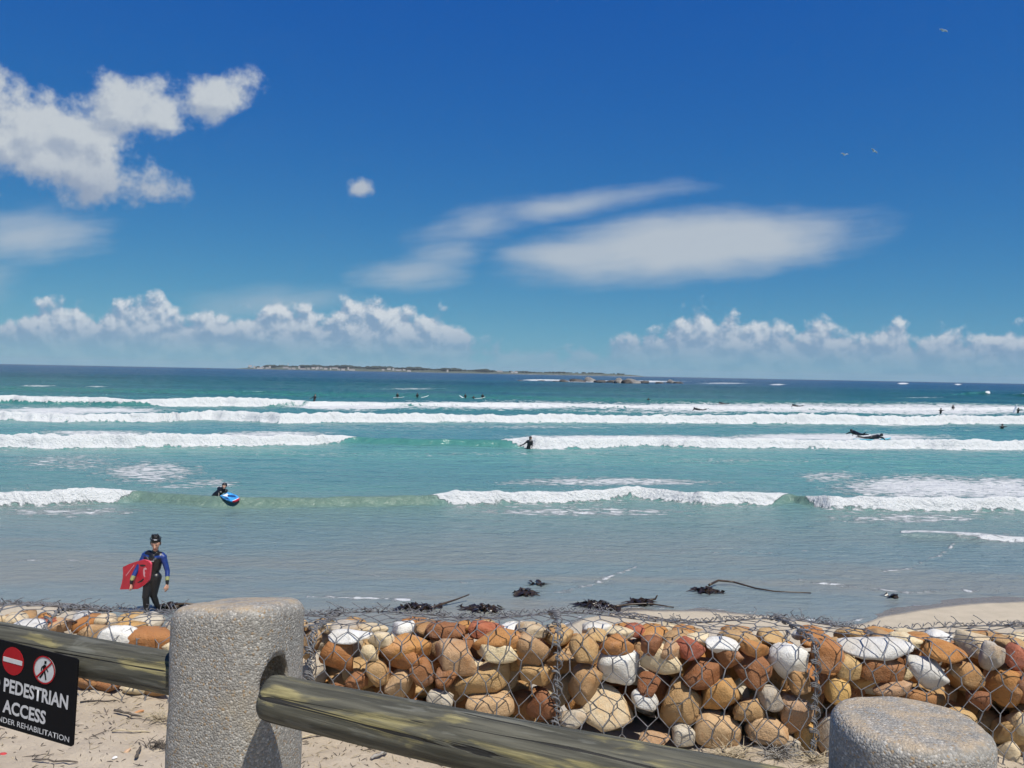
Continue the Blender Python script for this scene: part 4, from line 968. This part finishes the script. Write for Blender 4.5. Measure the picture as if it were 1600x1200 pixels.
# the second bodyboarder, waist-deep behind the wave
c2 = on_z(334, 793); pz = V3((c2.x*1.02, c2.y+0.62, 0)); pz.z = sea_z(pz.x, pz.y) + 0.04
p2 = empty('person', (pz.x, pz.y, pz.z - 0.02), 0); p2.rotation_euler = (0, R(13), 0); tag(p2, 'person in black wetsuit waist-deep in the near wave, leaning on a blue bodyboard', 'person')
prims = [((0.265, -0.10, 0.445), (0.265, -0.10, 0.435), 0.080, 0.080, 3), ((0.275, -0.125, 0.42), (0.285, -0.145, 0.36), 0.058, 0.036, 3), ((0.28, -0.185, 0.415), (0.283, -0.192, 0.395), 0.010, 0.013, 3), ((0.21, -0.03, 0.32), (0.25, -0.08, 0.39), 0.052, 0.048, 0),
  ((0.06, 0.08, 0.25), (0.33, -0.03, 0.26), 0.075, 0.070, 0), ((0.19, 0.02, 0.25), (0.02, 0.03, 0.02), 0.115, 0.115, 0), ((0.02, 0.03, 0.02), (-0.06, 0.05, -0.22), 0.118, 0.125, 0), ((-0.10, 0.05, -0.2), (-0.14, 0.05, -0.55), 0.09, 0.07, 0), ((0.03, 0.05, -0.2), (0.02, 0.05, -0.55), 0.09, 0.07, 0),
  ((0.34, -0.04, 0.25), (0.42, -0.12, 0.09), 0.054, 0.043, 0), ((0.42, -0.12, 0.09), (0.53, -0.20, 0.025), 0.042, 0.031, 0), ((0.08, 0.0, 0.22), (0.20, -0.16, -0.02), 0.054, 0.043, 0), ((0.20, -0.16, -0.02), (0.33, -0.34, -0.10), 0.042, 0.031, 0)]
prims += hand((0.54, -0.205, 0.022), (1, -0.45, -0.12), (-0.2, -1, 0.1), curl=0.2) + hand((0.34, -0.35, -0.10), (0.75, -0.7, -0.15), (1, 0.6, 0.1), curl=0.2)
obj('body', body_mesh(prims, 0.011, 3), None, p2)
b_ = MB(); b_.ball((0.262, -0.088, 0.465), (0.090, 0.092, 0.082)); b_.ball((0.258, -0.055, 0.43), (0.085, 0.07, 0.09)); b_.build('hood', m_suit, p2)
b_ = MB(); b_.box((0.20, -0.105, 0.20), (0.03, 0.006, 0.012), 0, 0.5); b_.build('chest_print', simple('print_pale', (0.5, 0.48, 0.45), 0.5), p2)
m_bb = simple('board_blue', (0.05, 0.27, 0.58), 0.35, 0.5, 4.0); m_bn = simple('board_nose_red', (0.5, 0.02, 0.05), 0.4); m_bw = simple('board_white', (0.75, 0.78, 0.8), 0.4); m_navy = simple('board_navy', (0.01, 0.02, 0.12), 0.4)
b2 = empty('bodyboard'); b2.location = pz + V3((0.66, -0.34, 0)); b2.location.z = sea_z(b2.location.x, b2.location.y) + 0.025; b2.scale = (0.72, 0.72, 0.8); b2.rotation_mode = 'QUATERNION'; b2.rotation_quaternion = Quaternion((1, 0, 0), R(20)) @ Quaternion((0, 0, 1), R(-34))
tag(b2, 'blue bodyboard with red nose under the hands of the person in the near wave', 'bodyboard')
o_ = [(-0.50, -0.21), (-0.46, -0.06), (-0.46, 0.06), (-0.50, 0.21), (-0.2, 0.265), (0.1, 0.27), (0.32, 0.235), (0.44, 0.17), (0.49, 0.09), (0.49, -0.09), (0.44, -0.17), (0.32, -0.235), (0.1, -0.27), (-0.2, -0.265)]
def flat_part(name, poly, z0, z1, m, parent):
    b_ = MB(); b_.prism(poly, z0, z1); b_.v = [(x, z, y) for x, y, z in b_.v]; return b_.build(name, m, parent, False)
flat_part('deck', o_, -0.028, 0.028, m_bb, b2)
flat_part('nose_bumper', [(0.40, 0.20), (0.455, 0.16), (0.505, 0.09), (0.505, -0.09), (0.455, -0.16), (0.40, -0.20), (0.43, -0.08), (0.43, 0.08)], -0.031, 0.031, m_bn, b2)
flat_part('white_stripe', [(0.37, 0.19), (0.40, 0.19), (0.425, 0.08), (0.425, -0.08), (0.40, -0.19), (0.37, -0.19), (0.39, 0)], 0.0285, 0.030, m_bw, b2)
flat_part('navy_patch', [(-0.3, 0.02), (0.05, 0.20), (0.22, 0.16), (-0.1, -0.04)], 0.0285, 0.030, m_navy, b2); flat_part('navy_patch', [(-0.2, -0.22), (0.1, -0.24), (0.2, -0.16), (-0.1, -0.14)], 0.0285, 0.030, m_navy, b2)
flat_part('white_patch', [(-0.42, -0.15), (-0.15, -0.08), (-0.12, 0.04), (-0.40, 0.12)], 0.0285, 0.030, m_bw, b2)

# far surfers: four poses shared between them
def limb(*a): return list(a)
sit = [((0, 0, 0.62), (0, 0, 0.61), 0.10, 0.10, 6), ((0, -0.03, 0.58), (0, -0.03, 0.55), 0.07, 0.06, 3), ((0, 0, 0.42), (0, 0, 0.52), 0.06, 0.055, 0), ((-0.15, 0, 0.38), (0.15, 0, 0.38), 0.08, 0.08, 0), ((0, 0, 0.34), (0, 0.03, 0.0), 0.15, 0.13, 0), ((0, 0.03, 0.0), (0, 0.03, -0.15), 0.14, 0.13, 0),
       ((-0.19, 0, 0.36), (-0.24, -0.08, 0.12), 0.055, 0.045, 0), ((-0.24, -0.08, 0.12), (-0.12, -0.22, 0.03), 0.042, 0.034, 0), ((0.19, 0, 0.36), (0.25, -0.06, 0.12), 0.055, 0.045, 0), ((0.25, -0.06, 0.12), (0.13, -0.22, 0.03), 0.042, 0.034, 0)]
prone = [((0.62, 0, 0.32), (0.62, 0, 0.31), 0.10, 0.10, 6), ((0.68, 0, 0.28), (0.69, 0, 0.26), 0.06, 0.05, 3), ((0.48, 0, 0.24), (0.58, 0, 0.29), 0.06, 0.055, 0), ((0.40, -0.15, 0.19), (0.40, 0.15, 0.19), 0.085, 0.085, 0), ((0.38, 0, 0.18), (-0.08, 0, 0.10), 0.16, 0.13, 0),
         ((-0.08, -0.07, 0.10), (-0.52, -0.09, 0.07), 0.095, 0.065, 0), ((-0.52, -0.09, 0.07), (-0.92, -0.1, 0.12), 0.06, 0.045, 0), ((-0.08, 0.07, 0.10), (-0.52, 0.09, 0.07), 0.095, 0.065, 0), ((-0.52, 0.09, 0.07), (-0.90, 0.12, 0.20), 0.06, 0.045, 0), ((-0.92, -0.1, 0.12), (-1.06, -0.1, 0.10), 0.045, 0.03, 0), ((-0.90, 0.12, 0.20), (-1.0, 0.12, 0.28), 0.045, 0.03, 0),
         ((0.42, -0.20, 0.20), (0.66, -0.30, 0.14), 0.058, 0.046, 0), ((0.66, -0.30, 0.14), (0.80, -0.30, -0.06), 0.045, 0.034, 0), ((0.80, -0.30, -0.06), (0.84, -0.30, -0.13), 0.03, 0.025, 3), ((0.42, 0.20, 0.20), (0.60, 0.32, 0.10), 0.058, 0.046, 0), ((0.60, 0.32, 0.10), (0.78, 0.32, 0.02), 0.045, 0.034, 0)]
wade = [((0.10, 0, 0.66), (0.10, 0, 0.65), 0.10, 0.10, 6), ((0.13, -0.03, 0.62), (0.13, -0.03, 0.59), 0.07, 0.055, 3), ((0.07, 0, 0.48), (0.09, 0, 0.57), 0.06, 0.055, 0), ((-0.07, 0.02, 0.43), (0.19, -0.02, 0.43), 0.08, 0.08, 0), ((0.06, 0, 0.40), (0.0, 0, 0.08), 0.145, 0.12, 0), ((0.0, 0, 0.08), (-0.02, 0, -0.25), 0.13, 0.13, 0),
        ((-0.10, 0.02, 0.41), (-0.30, 0.03, 0.24), 0.056, 0.045, 0), ((-0.30, 0.03, 0.24), (-0.54, 0.03, 0.13), 0.043, 0.034, 0), ((-0.54, 0.03, 0.13), (-0.64, 0.03, 0.10), 0.032, 0.022, 3), ((0.21, -0.02, 0.41), (0.22, -0.08, 0.20), 0.056, 0.045, 0), ((0.22, -0.08, 0.20), (0.18, -0.18, 0.06), 0.043, 0.034, 0)]
swim = [((0, 0, 0.20), (0, 0, 0.19), 0.105, 0.105, 6), ((0, -0.03, 0.15), (0, -0.04, 0.13), 0.07, 0.06, 3), ((0, 0, 0.0), (0, 0, 0.10), 0.06, 0.055, 0), ((-0.17, 0, -0.02), (0.17, 0, -0.02), 0.085, 0.085, 0), ((0, 0, -0.05), (0, 0.1, -0.4), 0.15, 0.13, 0), ((0.2, 0, -0.02), (0.42, -0.1, 0.02), 0.05, 0.04, 0), ((-0.2, 0, -0.02), (-0.38, -0.12, -0.04), 0.05, 0.04, 0)]
PM = {k2: body_mesh(v_, 0.024, 2) for k2, v_ in (('sit', sit), ('prone', prone), ('wade', wade), ('swim', swim))}
def board_mesh():
    b_ = MB(); N2 = 22; L2 = 1.05; rows2 = []
    for i in range(N2+1):
        t = -1+2*i/N2; w = 0.27*max(0.02, (1-abs(t)**2.4))**0.7*(1-0.12*t); z = 0.16*max(0, t)**2.5; rows2.append((t*L2, w, z))
    vs = []
    for x, w, z in rows2: vs += [(x, -w, z), (x, -w*0.6, z+0.03), (x, w*0.6, z+0.03), (x, w, z), (x, w*0.6, z-0.035), (x, -w*0.6, z-0.035)]
    fs = [(i*6+j, i*6+(j+1) % 6, (i+1)*6+(j+1) % 6, (i+1)*6+j) for i in range(N2) for j in range(6)] + [tuple(range(6)), tuple(N2*6+j for j in range(6))]
    b_.add(vs, fs); 
    for q in (-0.11, 0.11): b_.add([(-0.8, q, -0.03), (-0.95, q, -0.03), (-0.96, q*1.1, -0.13), (-0.9, q*1.1, -0.13)], [(0, 1, 2, 3)])
    return b_.mesh('surfboard')
BM_ = board_mesh(); m_sbw = simple('surfboard_white', (0.80, 0.82, 0.82), 0.3); m_sbb = simple('surfboard_pale_blue', (0.10, 0.50, 0.62), 0.3); BM_.materials.append(m_sbw)
def surfer(px, py, pose, label, rz=0.0, dz=0.0, flip=1, tilt=0.0):
    c = on_z(px, py); zz_ = sea_z(c.x, c.y)
    c = on_y(px, py, c.y - (zz_*c.y/CAM_Z if zz_ > 0.1 else 0)*0); z_ = max(0.0, zz_) + dz
    o = obj('person', PM[pose]); o.location = (c.x, c.y, z_); o.rotation_euler = (0, tilt, rz); o.scale = (flip, 1, 1)
    tag(o, label, 'person', 'people in the surf'); return o
def surfboard(px, py, label, rz=0.0, pitch=0.0, blue=False, dz=0.03, s_=1.0, at=None):
    c = on_z(px, py) if at is None else at; o = obj('surfboard', BM_); o.location = (c.x, c.y, (max(0, sea_z(c.x, c.y)) if at is None else c.z) + dz); o.rotation_euler = (0, pitch, rz); o.scale = (s_, s_, s_)
    o.material_slots[0].link = 'OBJECT'; o.material_slots[0].material = m_sbb if blue else m_sbw
    tag(o, label, 'surfboard', 'boards in the surf'); return o
surfer(826, 701.5, 'wade', 'person in black wetsuit wading with one arm stretched back at the second foam line', dz=0.05)
pd = surfer(1362, 699.5, 'prone', 'person in black wetsuit lying on a pale blue surfboard in front of the white foam', rz=R(-14), dz=0.16)
surfboard(0, 0, 'pale blue surfboard under the person paddling before the white foam', R(-14), 0, True, s_=1.15, at=pd.location + V3((0, 0, -0.06)), dz=0)
surfer(1339, 692, 'prone', 'person lying in white foam, feet raised, beyond the paddler on the blue board', rz=R(108), dz=0.5)
surfer(1566, 668, 'swim', 'swimmer with both arms spread between the second and third foam lines, far right', dz=0.10)
surfer(1591, 650, 'swim', 'swimmer beside an upturned white board at the right edge', dz=0.75)
u_ = surfboard(1586, 650, 'white surfboard standing on end beside the swimmer at the right edge', 0.3, R(-62), dz=0.8, s_=0.7)
surfer(1489, 640, 'sit', 'small surfer sitting in the foam above the third foam line, far right', dz=0.1)
surfer(1470, 650, 'swim', 'lone dark head in the foam right of the paddler', dz=0.7)
surfer(1245, 638, 'prone', 'surfer lying flat in the torn foam beyond the third line, right of centre', dz=0.1, rz=R(170))
surfer(1092, 643.5, 'prone', 'dark surfer lying just above the third foam line, below the right reef end', dz=0.2, rz=R(175))
surfer(1130, 632.5, 'prone', 'surfer lying on a white board in pale foam under the reef\'s right end', dz=0.12, rz=R(178)); surfboard(1129, 632.8, 'white board under the surfer below the reef\'s right end', R(178))
surfer(1013, 626, 'swim', 'dark head of a swimmer in the water below the reef', dz=0.1)
surfer(491, 634.5, 'wade', 'person leaning in the white water right of the large broken wave on the left', dz=0.25)
surfer(621, 622.5, 'sit', 'leftmost surfer of the row sitting on boards beyond the breakers', dz=0.12); surfboard(623, 622.6, 'white board under the leftmost surfer of the seated row', 0.1, s_=0.9)
surfer(652, 622.5, 'sit', 'second seated surfer from the left beyond the breakers', dz=0.12, rz=0.4); surfboard(659, 622.0, 'white board pointing right in front of the second seated surfer', 0.25, R(-8), s_=1.2)
surfer(727, 623, 'sit', 'third seated surfer from the left beyond the breakers', dz=0.12, rz=-0.4); surfboard(724, 623, 'white board tipped up left of the third seated surfer', 2.6, R(-18), s_=0.9)
surfer(740, 623.5, 'swim', 'low dark surfer left of a white board in the seated row', dz=0.25); surfboard(747, 623.3, 'long white board between the two rightmost surfers of the row', 0.05, R(-5), s_=1.25)
surfer(754, 623, 'sit', 'rightmost surfer of the row sitting on boards beyond the breakers', dz=0.2)

# ------------------------------------------------------------------ kelp washed up at the water's edge
m_kelp = simple('kelp', (0.026, 0.017, 0.009), 0.3, 0.6, 9.0); m_stalk = simple('kelp_stalk', (0.05, 0.032, 0.018), 0.35, 0.4, 6.0)
def kelp(px, py, w, h, label, seed, num=None, stalk=None):
    r_ = random.Random(seed); c = on_z(px, py, 0.02); sc = c.y/F_PX; W_, H_ = w*sc/2*0.9, h*sc*0.72
    e = empty('kelp_clump', (c.x, c.y, max(0.0, float(sand_z(np.array([c.x]), np.array([c.y]))[0])))); tag(e, label, 'kelp', 'kelp on the wet sand')
    b_ = MB()
    for i in range(num or int(26+W_*90)):
        x, y = r_.gauss(0, 0.45)*W_, r_.gauss(0, 0.35)*max(0.15, H_); a = r_.uniform(0, 6.28); L_ = r_.uniform(0.10, 0.36); z = r_.uniform(0.0, H_*0.5)*max(0.15, 1-abs(x/W_)); pts = []
        for k2 in range(6):
            t = k2/5; pts.append(V3((x+math.cos(a)*L_*t + 0.04*math.sin(7*t+a), (y+math.sin(a)*L_*t*0.8), max(0.012, z*(1-t) + 0.06*math.sin(3.1*t)*r_.uniform(0.2, 1.3)))))
        b_.ribbon(pts, [0.012, 0.03, 0.038, 0.034, 0.02, 0.006], V3((r_.uniform(-0.7, 0.7), r_.uniform(-0.7, 0.7), 1)).normalized())
    for i in range(7): b_.ball((r_.gauss(0, 0.35)*W_, r_.gauss(0, 0.2)*H_, 0.02), (min(W_*0.5, r_.uniform(0.05, 0.13)), r_.uniform(0.05, 0.1), r_.uniform(0.02, H_*0.35+0.02)))
    b_.build('blades', m_kelp, e)
    if stalk:
        q = [on_z(a, b2_, 0.03+dz) - e.location for a, b2_, dz in stalk]; pts = []
        for k2 in range(len(q)-1):
            for t in (0, 0.33, 0.66): pts.append(q[k2].lerp(q[k2+1], t))
        pts.append(q[-1]); b_ = MB(); b_.tube(pts, [0.028-0.016*i/(len(pts)-1) for i in range(len(pts))], 8); b_.build('stalk', m_stalk, e)
kelp(817, 926, 24, 14, 'round dark kelp clump alone in the shallow wash at centre', 1)
kelp(841, 912, 12, 3, 'tiny scrap of kelp beside the round clump at centre', 2, 8)
kelp(650, 949, 70, 14, 'straggling kelp heap on the wet sand left of the leaning stalk', 3, None, [(672, 950, 0), (690, 944, 0.02), (712, 937, 0.06), (733, 929, 0.12)])
kelp(752, 951, 52, 14, 'kelp heap just above the gabion rim, right of the leaning stalk', 4)
kelp(927, 944, 50, 13, 'kelp heap left of the curved stalk near the middle', 5); kelp(948, 950, 26, 12, 'small dark kelp bunch at the root of the curved stalk', 6, None, [(958, 948, 0), (985, 944, 0.02), (1015, 943, 0.02), (1053, 949, 0)])
kelp(1000, 941, 40, 9, 'flat kelp heap with a raised tip right of the middle', 7, None, [(1010, 938, 0), (1024, 936, 0.03), (1027, 930, 0.12)])
kelp(1100, 923, 36, 12, 'kelp clump with a long thin stalk trailing right across the wet sand', 8, None, [(1108, 914, 0.05), (1122, 907, 0.08), (1145, 909, 0.04), (1180, 919, 0), (1210, 924, 0), (1267, 926.5, 0)])
kelp(266, 949, 30, 12, 'shiny kelp bunch beside the tall concrete post and the walking person', 9, None, [(272, 945, 0.03), (290, 943, 0.05), (312, 944, 0.02)])
kelp(1397, 932, 10, 4, 'small dark scrap on the wet sand at right', 10, 8)

# ------------------------------------------------------------------ gulls
m_gull = simple('gull_white', (0.85, 0.86, 0.87), 0.6, 0.05)
def gull(px, py, dist, span, lift, bank, label):
    c = on_y(px, py, dist); e = empty('seagull', c, R(20)); e.rotation_euler = (0, bank, R(15)); tag(e, label, 'seagull', 'gulls in the sky')
    b_ = MB(); b_.ball((0, 0, 0), (0.075, 0.22, 0.075)); b_.ball((0, -0.22, 0.02), (0.05, 0.07, 0.05)); b_.tube([(0, -0.28, 0.015), (0, -0.33, 0.005)], [0.015, 0.003], 6); b_.add([(-0.02, 0.18, 0), (0.02, 0.18, 0), (0.08, 0.34, 0), (-0.08, 0.34, 0)], [(0, 1, 2, 3)]); b_.build('body', m_gull, e)
    for s_ in (-1, 1):
        b_ = MB(); h_ = span/2; st_ = [(0.04, 0.10, 0.02), (0.35*h_, 0.11, lift*0.75), (0.6*h_, 0.085, lift), (0.85*h_, 0.05, lift*0.8), (h_, 0.01, lift*0.55)]; vs = []
        for x, w, z in st_: vs += [(s_*x, -1.9*w + 0.15*x, z), (s_*x, 1.9*w + 0.10*x, z-0.02), (s_*x, 0.12*x, z+0.03)]
        fs = []
        for i in range(4):
            for a, b2_ in ((0, 2), (2, 1), (1, 0)): fs.append((i*3+a, i*3+b2_, i*3+3+b2_, i*3+3+a))
        b_.add(vs, fs); b_.build('wing', m_gull, e)
gull(1475, 48, 105, 1.3, 0.10, 0.15, 'white gull alone high in the upper right sky'); gull(1320, 242, 115, 1.3, 0.22, 0.0, 'left one of the two low gulls in the right sky'); gull(1366, 236.5, 120, 1.25, 0.16, 0.5, 'right one of the two low gulls, banking')

# ------------------------------------------------------------------ what lies on the sand before the gabions
m_twig = simple('twig', (0.085, 0.07, 0.055), 0.8, 0.4, 40.0); m_straw = simple('dry_straw', (0.46, 0.38, 0.25), 0.8, 0.25, 40.0); m_greytw = simple('bleached_twig', (0.30, 0.28, 0.25), 0.8, 0.3, 40.0)
_tx, _ty = np.linspace(-3.2, 3.2, 641), np.linspace(1.9, 3.44, 155)
_tz = sand_z(*np.meshgrid(_tx, _ty))
def sz(x, y): return float(_tz[int(np.clip(round((y-1.9)/0.01), 0, 154)), int(np.clip(round((x+3.2)/0.01), 0, 640))])
b_ = MB(); r_ = random.Random(77)
for i in range(3200):
    y = 3.1-abs(r_.gauss(0, 0.42)); x = r_.uniform(-2.3, 2.3)
    if y < 2.1: continue
    L_ = r_.uniform(0.006, 0.026) if i % 9 else r_.uniform(0.03, 0.09); a = r_.uniform(0, 3.14); z = sz(x, y); t_ = V3((math.cos(a), math.sin(a), r_.uniform(-0.1, 0.25)))*L_
    b_.tube([V3((x, y, z)), V3((x, y, z+0.002)) + t_*0.5 + V3((r_.uniform(-1, 1), r_.uniform(-1, 1), 0))*L_*0.12, V3((x, y, z+0.002)) + t_], [0.0011, 0.0014, 0.0006], 4, mi=0 if r_.random() < 0.62 else 1)
tag(b_.build('sand_litter', [m_twig, m_straw]), 'scattered dark plant bits and straw on the sand', 'litter', kind='stuff')
def sand_at(px, py):
    for y in np.linspace(2.2, 3.3, 220):
        q = on_y(px, py, y)
        if q.z <= sz(q.x, q.y): return V3((q.x, q.y, sz(q.x, q.y)))
    q = on_y(px, py, 3.08); return V3((q.x, q.y, sz(q.x, q.y)))
def tuft(name, px, py, num, L_, m, label, cat, spread=1.0, up=0.35, rad=0.0014, seed=1):
    c = sand_at(px, py); r_ = random.Random(seed); b_ = MB()
    for i in range(num):
        a = r_.uniform(0, 6.28); l = L_*r_.uniform(0.5, 1.1); d = V3((math.cos(a)*spread, math.sin(a)*0.5*spread, r_.uniform(0.05, 1)*up)).normalized()*l; s0 = V3((r_.gauss(0, 0.02), r_.gauss(0, 0.012), 0.003))
        b_.tube([s0, s0+d*0.5+V3((0, 0, 0.12*l)), s0+d+V3((r_.uniform(-0.2, 0.2)*l, 0, -0.05*l))], [rad, rad, rad*0.4], 4)
    o = b_.build(name, m); o.location = c; tag(o, label, cat); return o
tuft('dry_grass', 255, 1128, 34, 0.10, m_straw, 'pale dry grass lying left of the tall concrete post', 'dry grass', 1.0, 0.5, seed=3)
tuft('dry_grass', 250, 1168, 40, 0.05, m_twig, 'dark matted root tuft against the tall post\'s foot', 'dry plant', 0.8, 0.8, seed=4)
tuft('dry_grass', 1140, 1188, 60, 0.10, m_straw, 'dry grass at the gabion foot beside the end of the right rail', 'dry grass', 1.0, 0.7, seed=5)
tuft('dry_grass', 1215, 1186, 60, 0.12, m_greytw, 'grey dry grass at the gabion foot left of the low post', 'dry grass', 1.2, 0.6, seed=6)
tuft('dry_grass', 1270, 1192, 40, 0.12, m_straw, 'straw tuft close by the low post\'s left side', 'dry grass', 1.2, 0.6, seed=7)
tuft('dry_twigs', 700, 1085, 14, 0.16, m_greytw, 'grey dry twigs leaning on the gabion above the right rail', 'twigs', 0.7, 1.6, 0.003, seed=8)
def twig(px0, py0, px1, py1, rad, m, label, name='twig'):
    A_, B_ = sand_at(px0, py0), sand_at(px1, py1); b_ = MB(); r_ = random.Random(int(px0)); L_ = (B_-A_).length; pts = [A_.lerp(B_, t) + V3((0, r_.uniform(-0.06, 0.06)*L_*(0 < t < 1), rad+0.004+r_.uniform(0, 0.04)*L_)) - A_ for t in np.linspace(0, 1, 7)]
    b_.tube(pts, [rad*r_.uniform(0.7, 1.2) for _ in pts[:-1]] + [rad*0.3], 6)
    for i in range(3):
        q = pts[1+i]; b_.tube([q, q+V3((r_.uniform(-0.3, 0.3), r_.uniform(-0.2, 0.2), 0.15))*L_*0.35], [rad*0.5, rad*0.2], 5)
    o = b_.build(name, m); o.location = A_; tag(o, label, 'twig'); return o
twig(178, 1116, 222, 1125, 0.005, m_twig, 'short dark twig on the sand between the sign and the tall post')
twig(125, 1100, 182, 1098, 0.003, m_twig, 'thin curved twig on the sand below the gabion, right of the sign'); twig(50, 1193, 122, 1194, 0.003, m_twig, 'long thin twig on the sand under the sign')
twig(175, 1146, 235, 1148, 0.003, m_straw, 'bleached thin stem on the sand left of the tall post'); twig(212, 1190, 220, 1172, 0.006, m_twig, 'stubby dark root piece standing in the sand by the tall post')
twig(580, 1190, 605, 1180, 0.006, m_greytw, 'grey driftwood bit on the sand under the right rail'); twig(690, 1192, 735, 1188, 0.003, m_twig, 'thin dark twig on the sand at the bottom centre'); twig(468, 1158, 500, 1150, 0.004, m_straw, 'straw coloured stem right of the tall post\'s foot')
def chip(px, py, r3, c, label, cat, name):
    q = sand_at(px, py); o = obj(name, SV[int(px) % 18]); o.location = q + V3((0, 0, r3[2]*0.6)); o.scale = r3; o.rotation_euler = (0.1, 0.2, px)
    o.material_slots[0].link = 'OBJECT'; o.material_slots[0].material = simple(name+'_colour', c, 0.6, 0.1, 60.0); tag(o, label, cat)
chip(179, 1187, (0.010, 0.008, 0.006), (0.8, 0.78, 0.74), 'small white shell on the sand left of the tall post', 'shell', 'shell')
chip(217, 1114, (0.018, 0.010, 0.006), (0.55, 0.27, 0.12), 'small orange stone chip on the sand near the tall post', 'stone chip', 'stone_chip'); chip(199, 1175, (0.013, 0.010, 0.006), (0.55, 0.36, 0.22), 'pale orange stone chip on the sand below the twig', 'stone chip', 'stone_chip')
chip(6, 1180, (0.014, 0.008, 0.005), (0.5, 0.05, 0.05), 'small red scrap on the sand at the lower left edge', 'scrap', 'red_scrap')

# ------------------------------------------------------------------ sea air
hm_ = bpy.data.materials.new('sea_air'); hm_.use_nodes = True; ht = hm_.node_tree; ht.nodes.remove(ht.nodes['Principled BSDF'])
pv = ht.nodes.new('ShaderNodeVolumePrincipled'); pv.inputs['Color'].default_value = (0.80, 0.90, 1.0, 1); pv.inputs['Density'].default_value = 0.00004; pv.inputs['Anisotropy'].default_value = 0.0
ht.links.new(pv.outputs[0], [q for q in ht.nodes if q.type == 'OUTPUT_MATERIAL'][0].inputs['Volume'])
b_ = MB(); b_.box((0, 4000, 32.0), (14000, 6500, 38.0)); tag(b_.build('haze', hm_, smooth=False), kind='stuff', label='thin sea air', cat='haze')
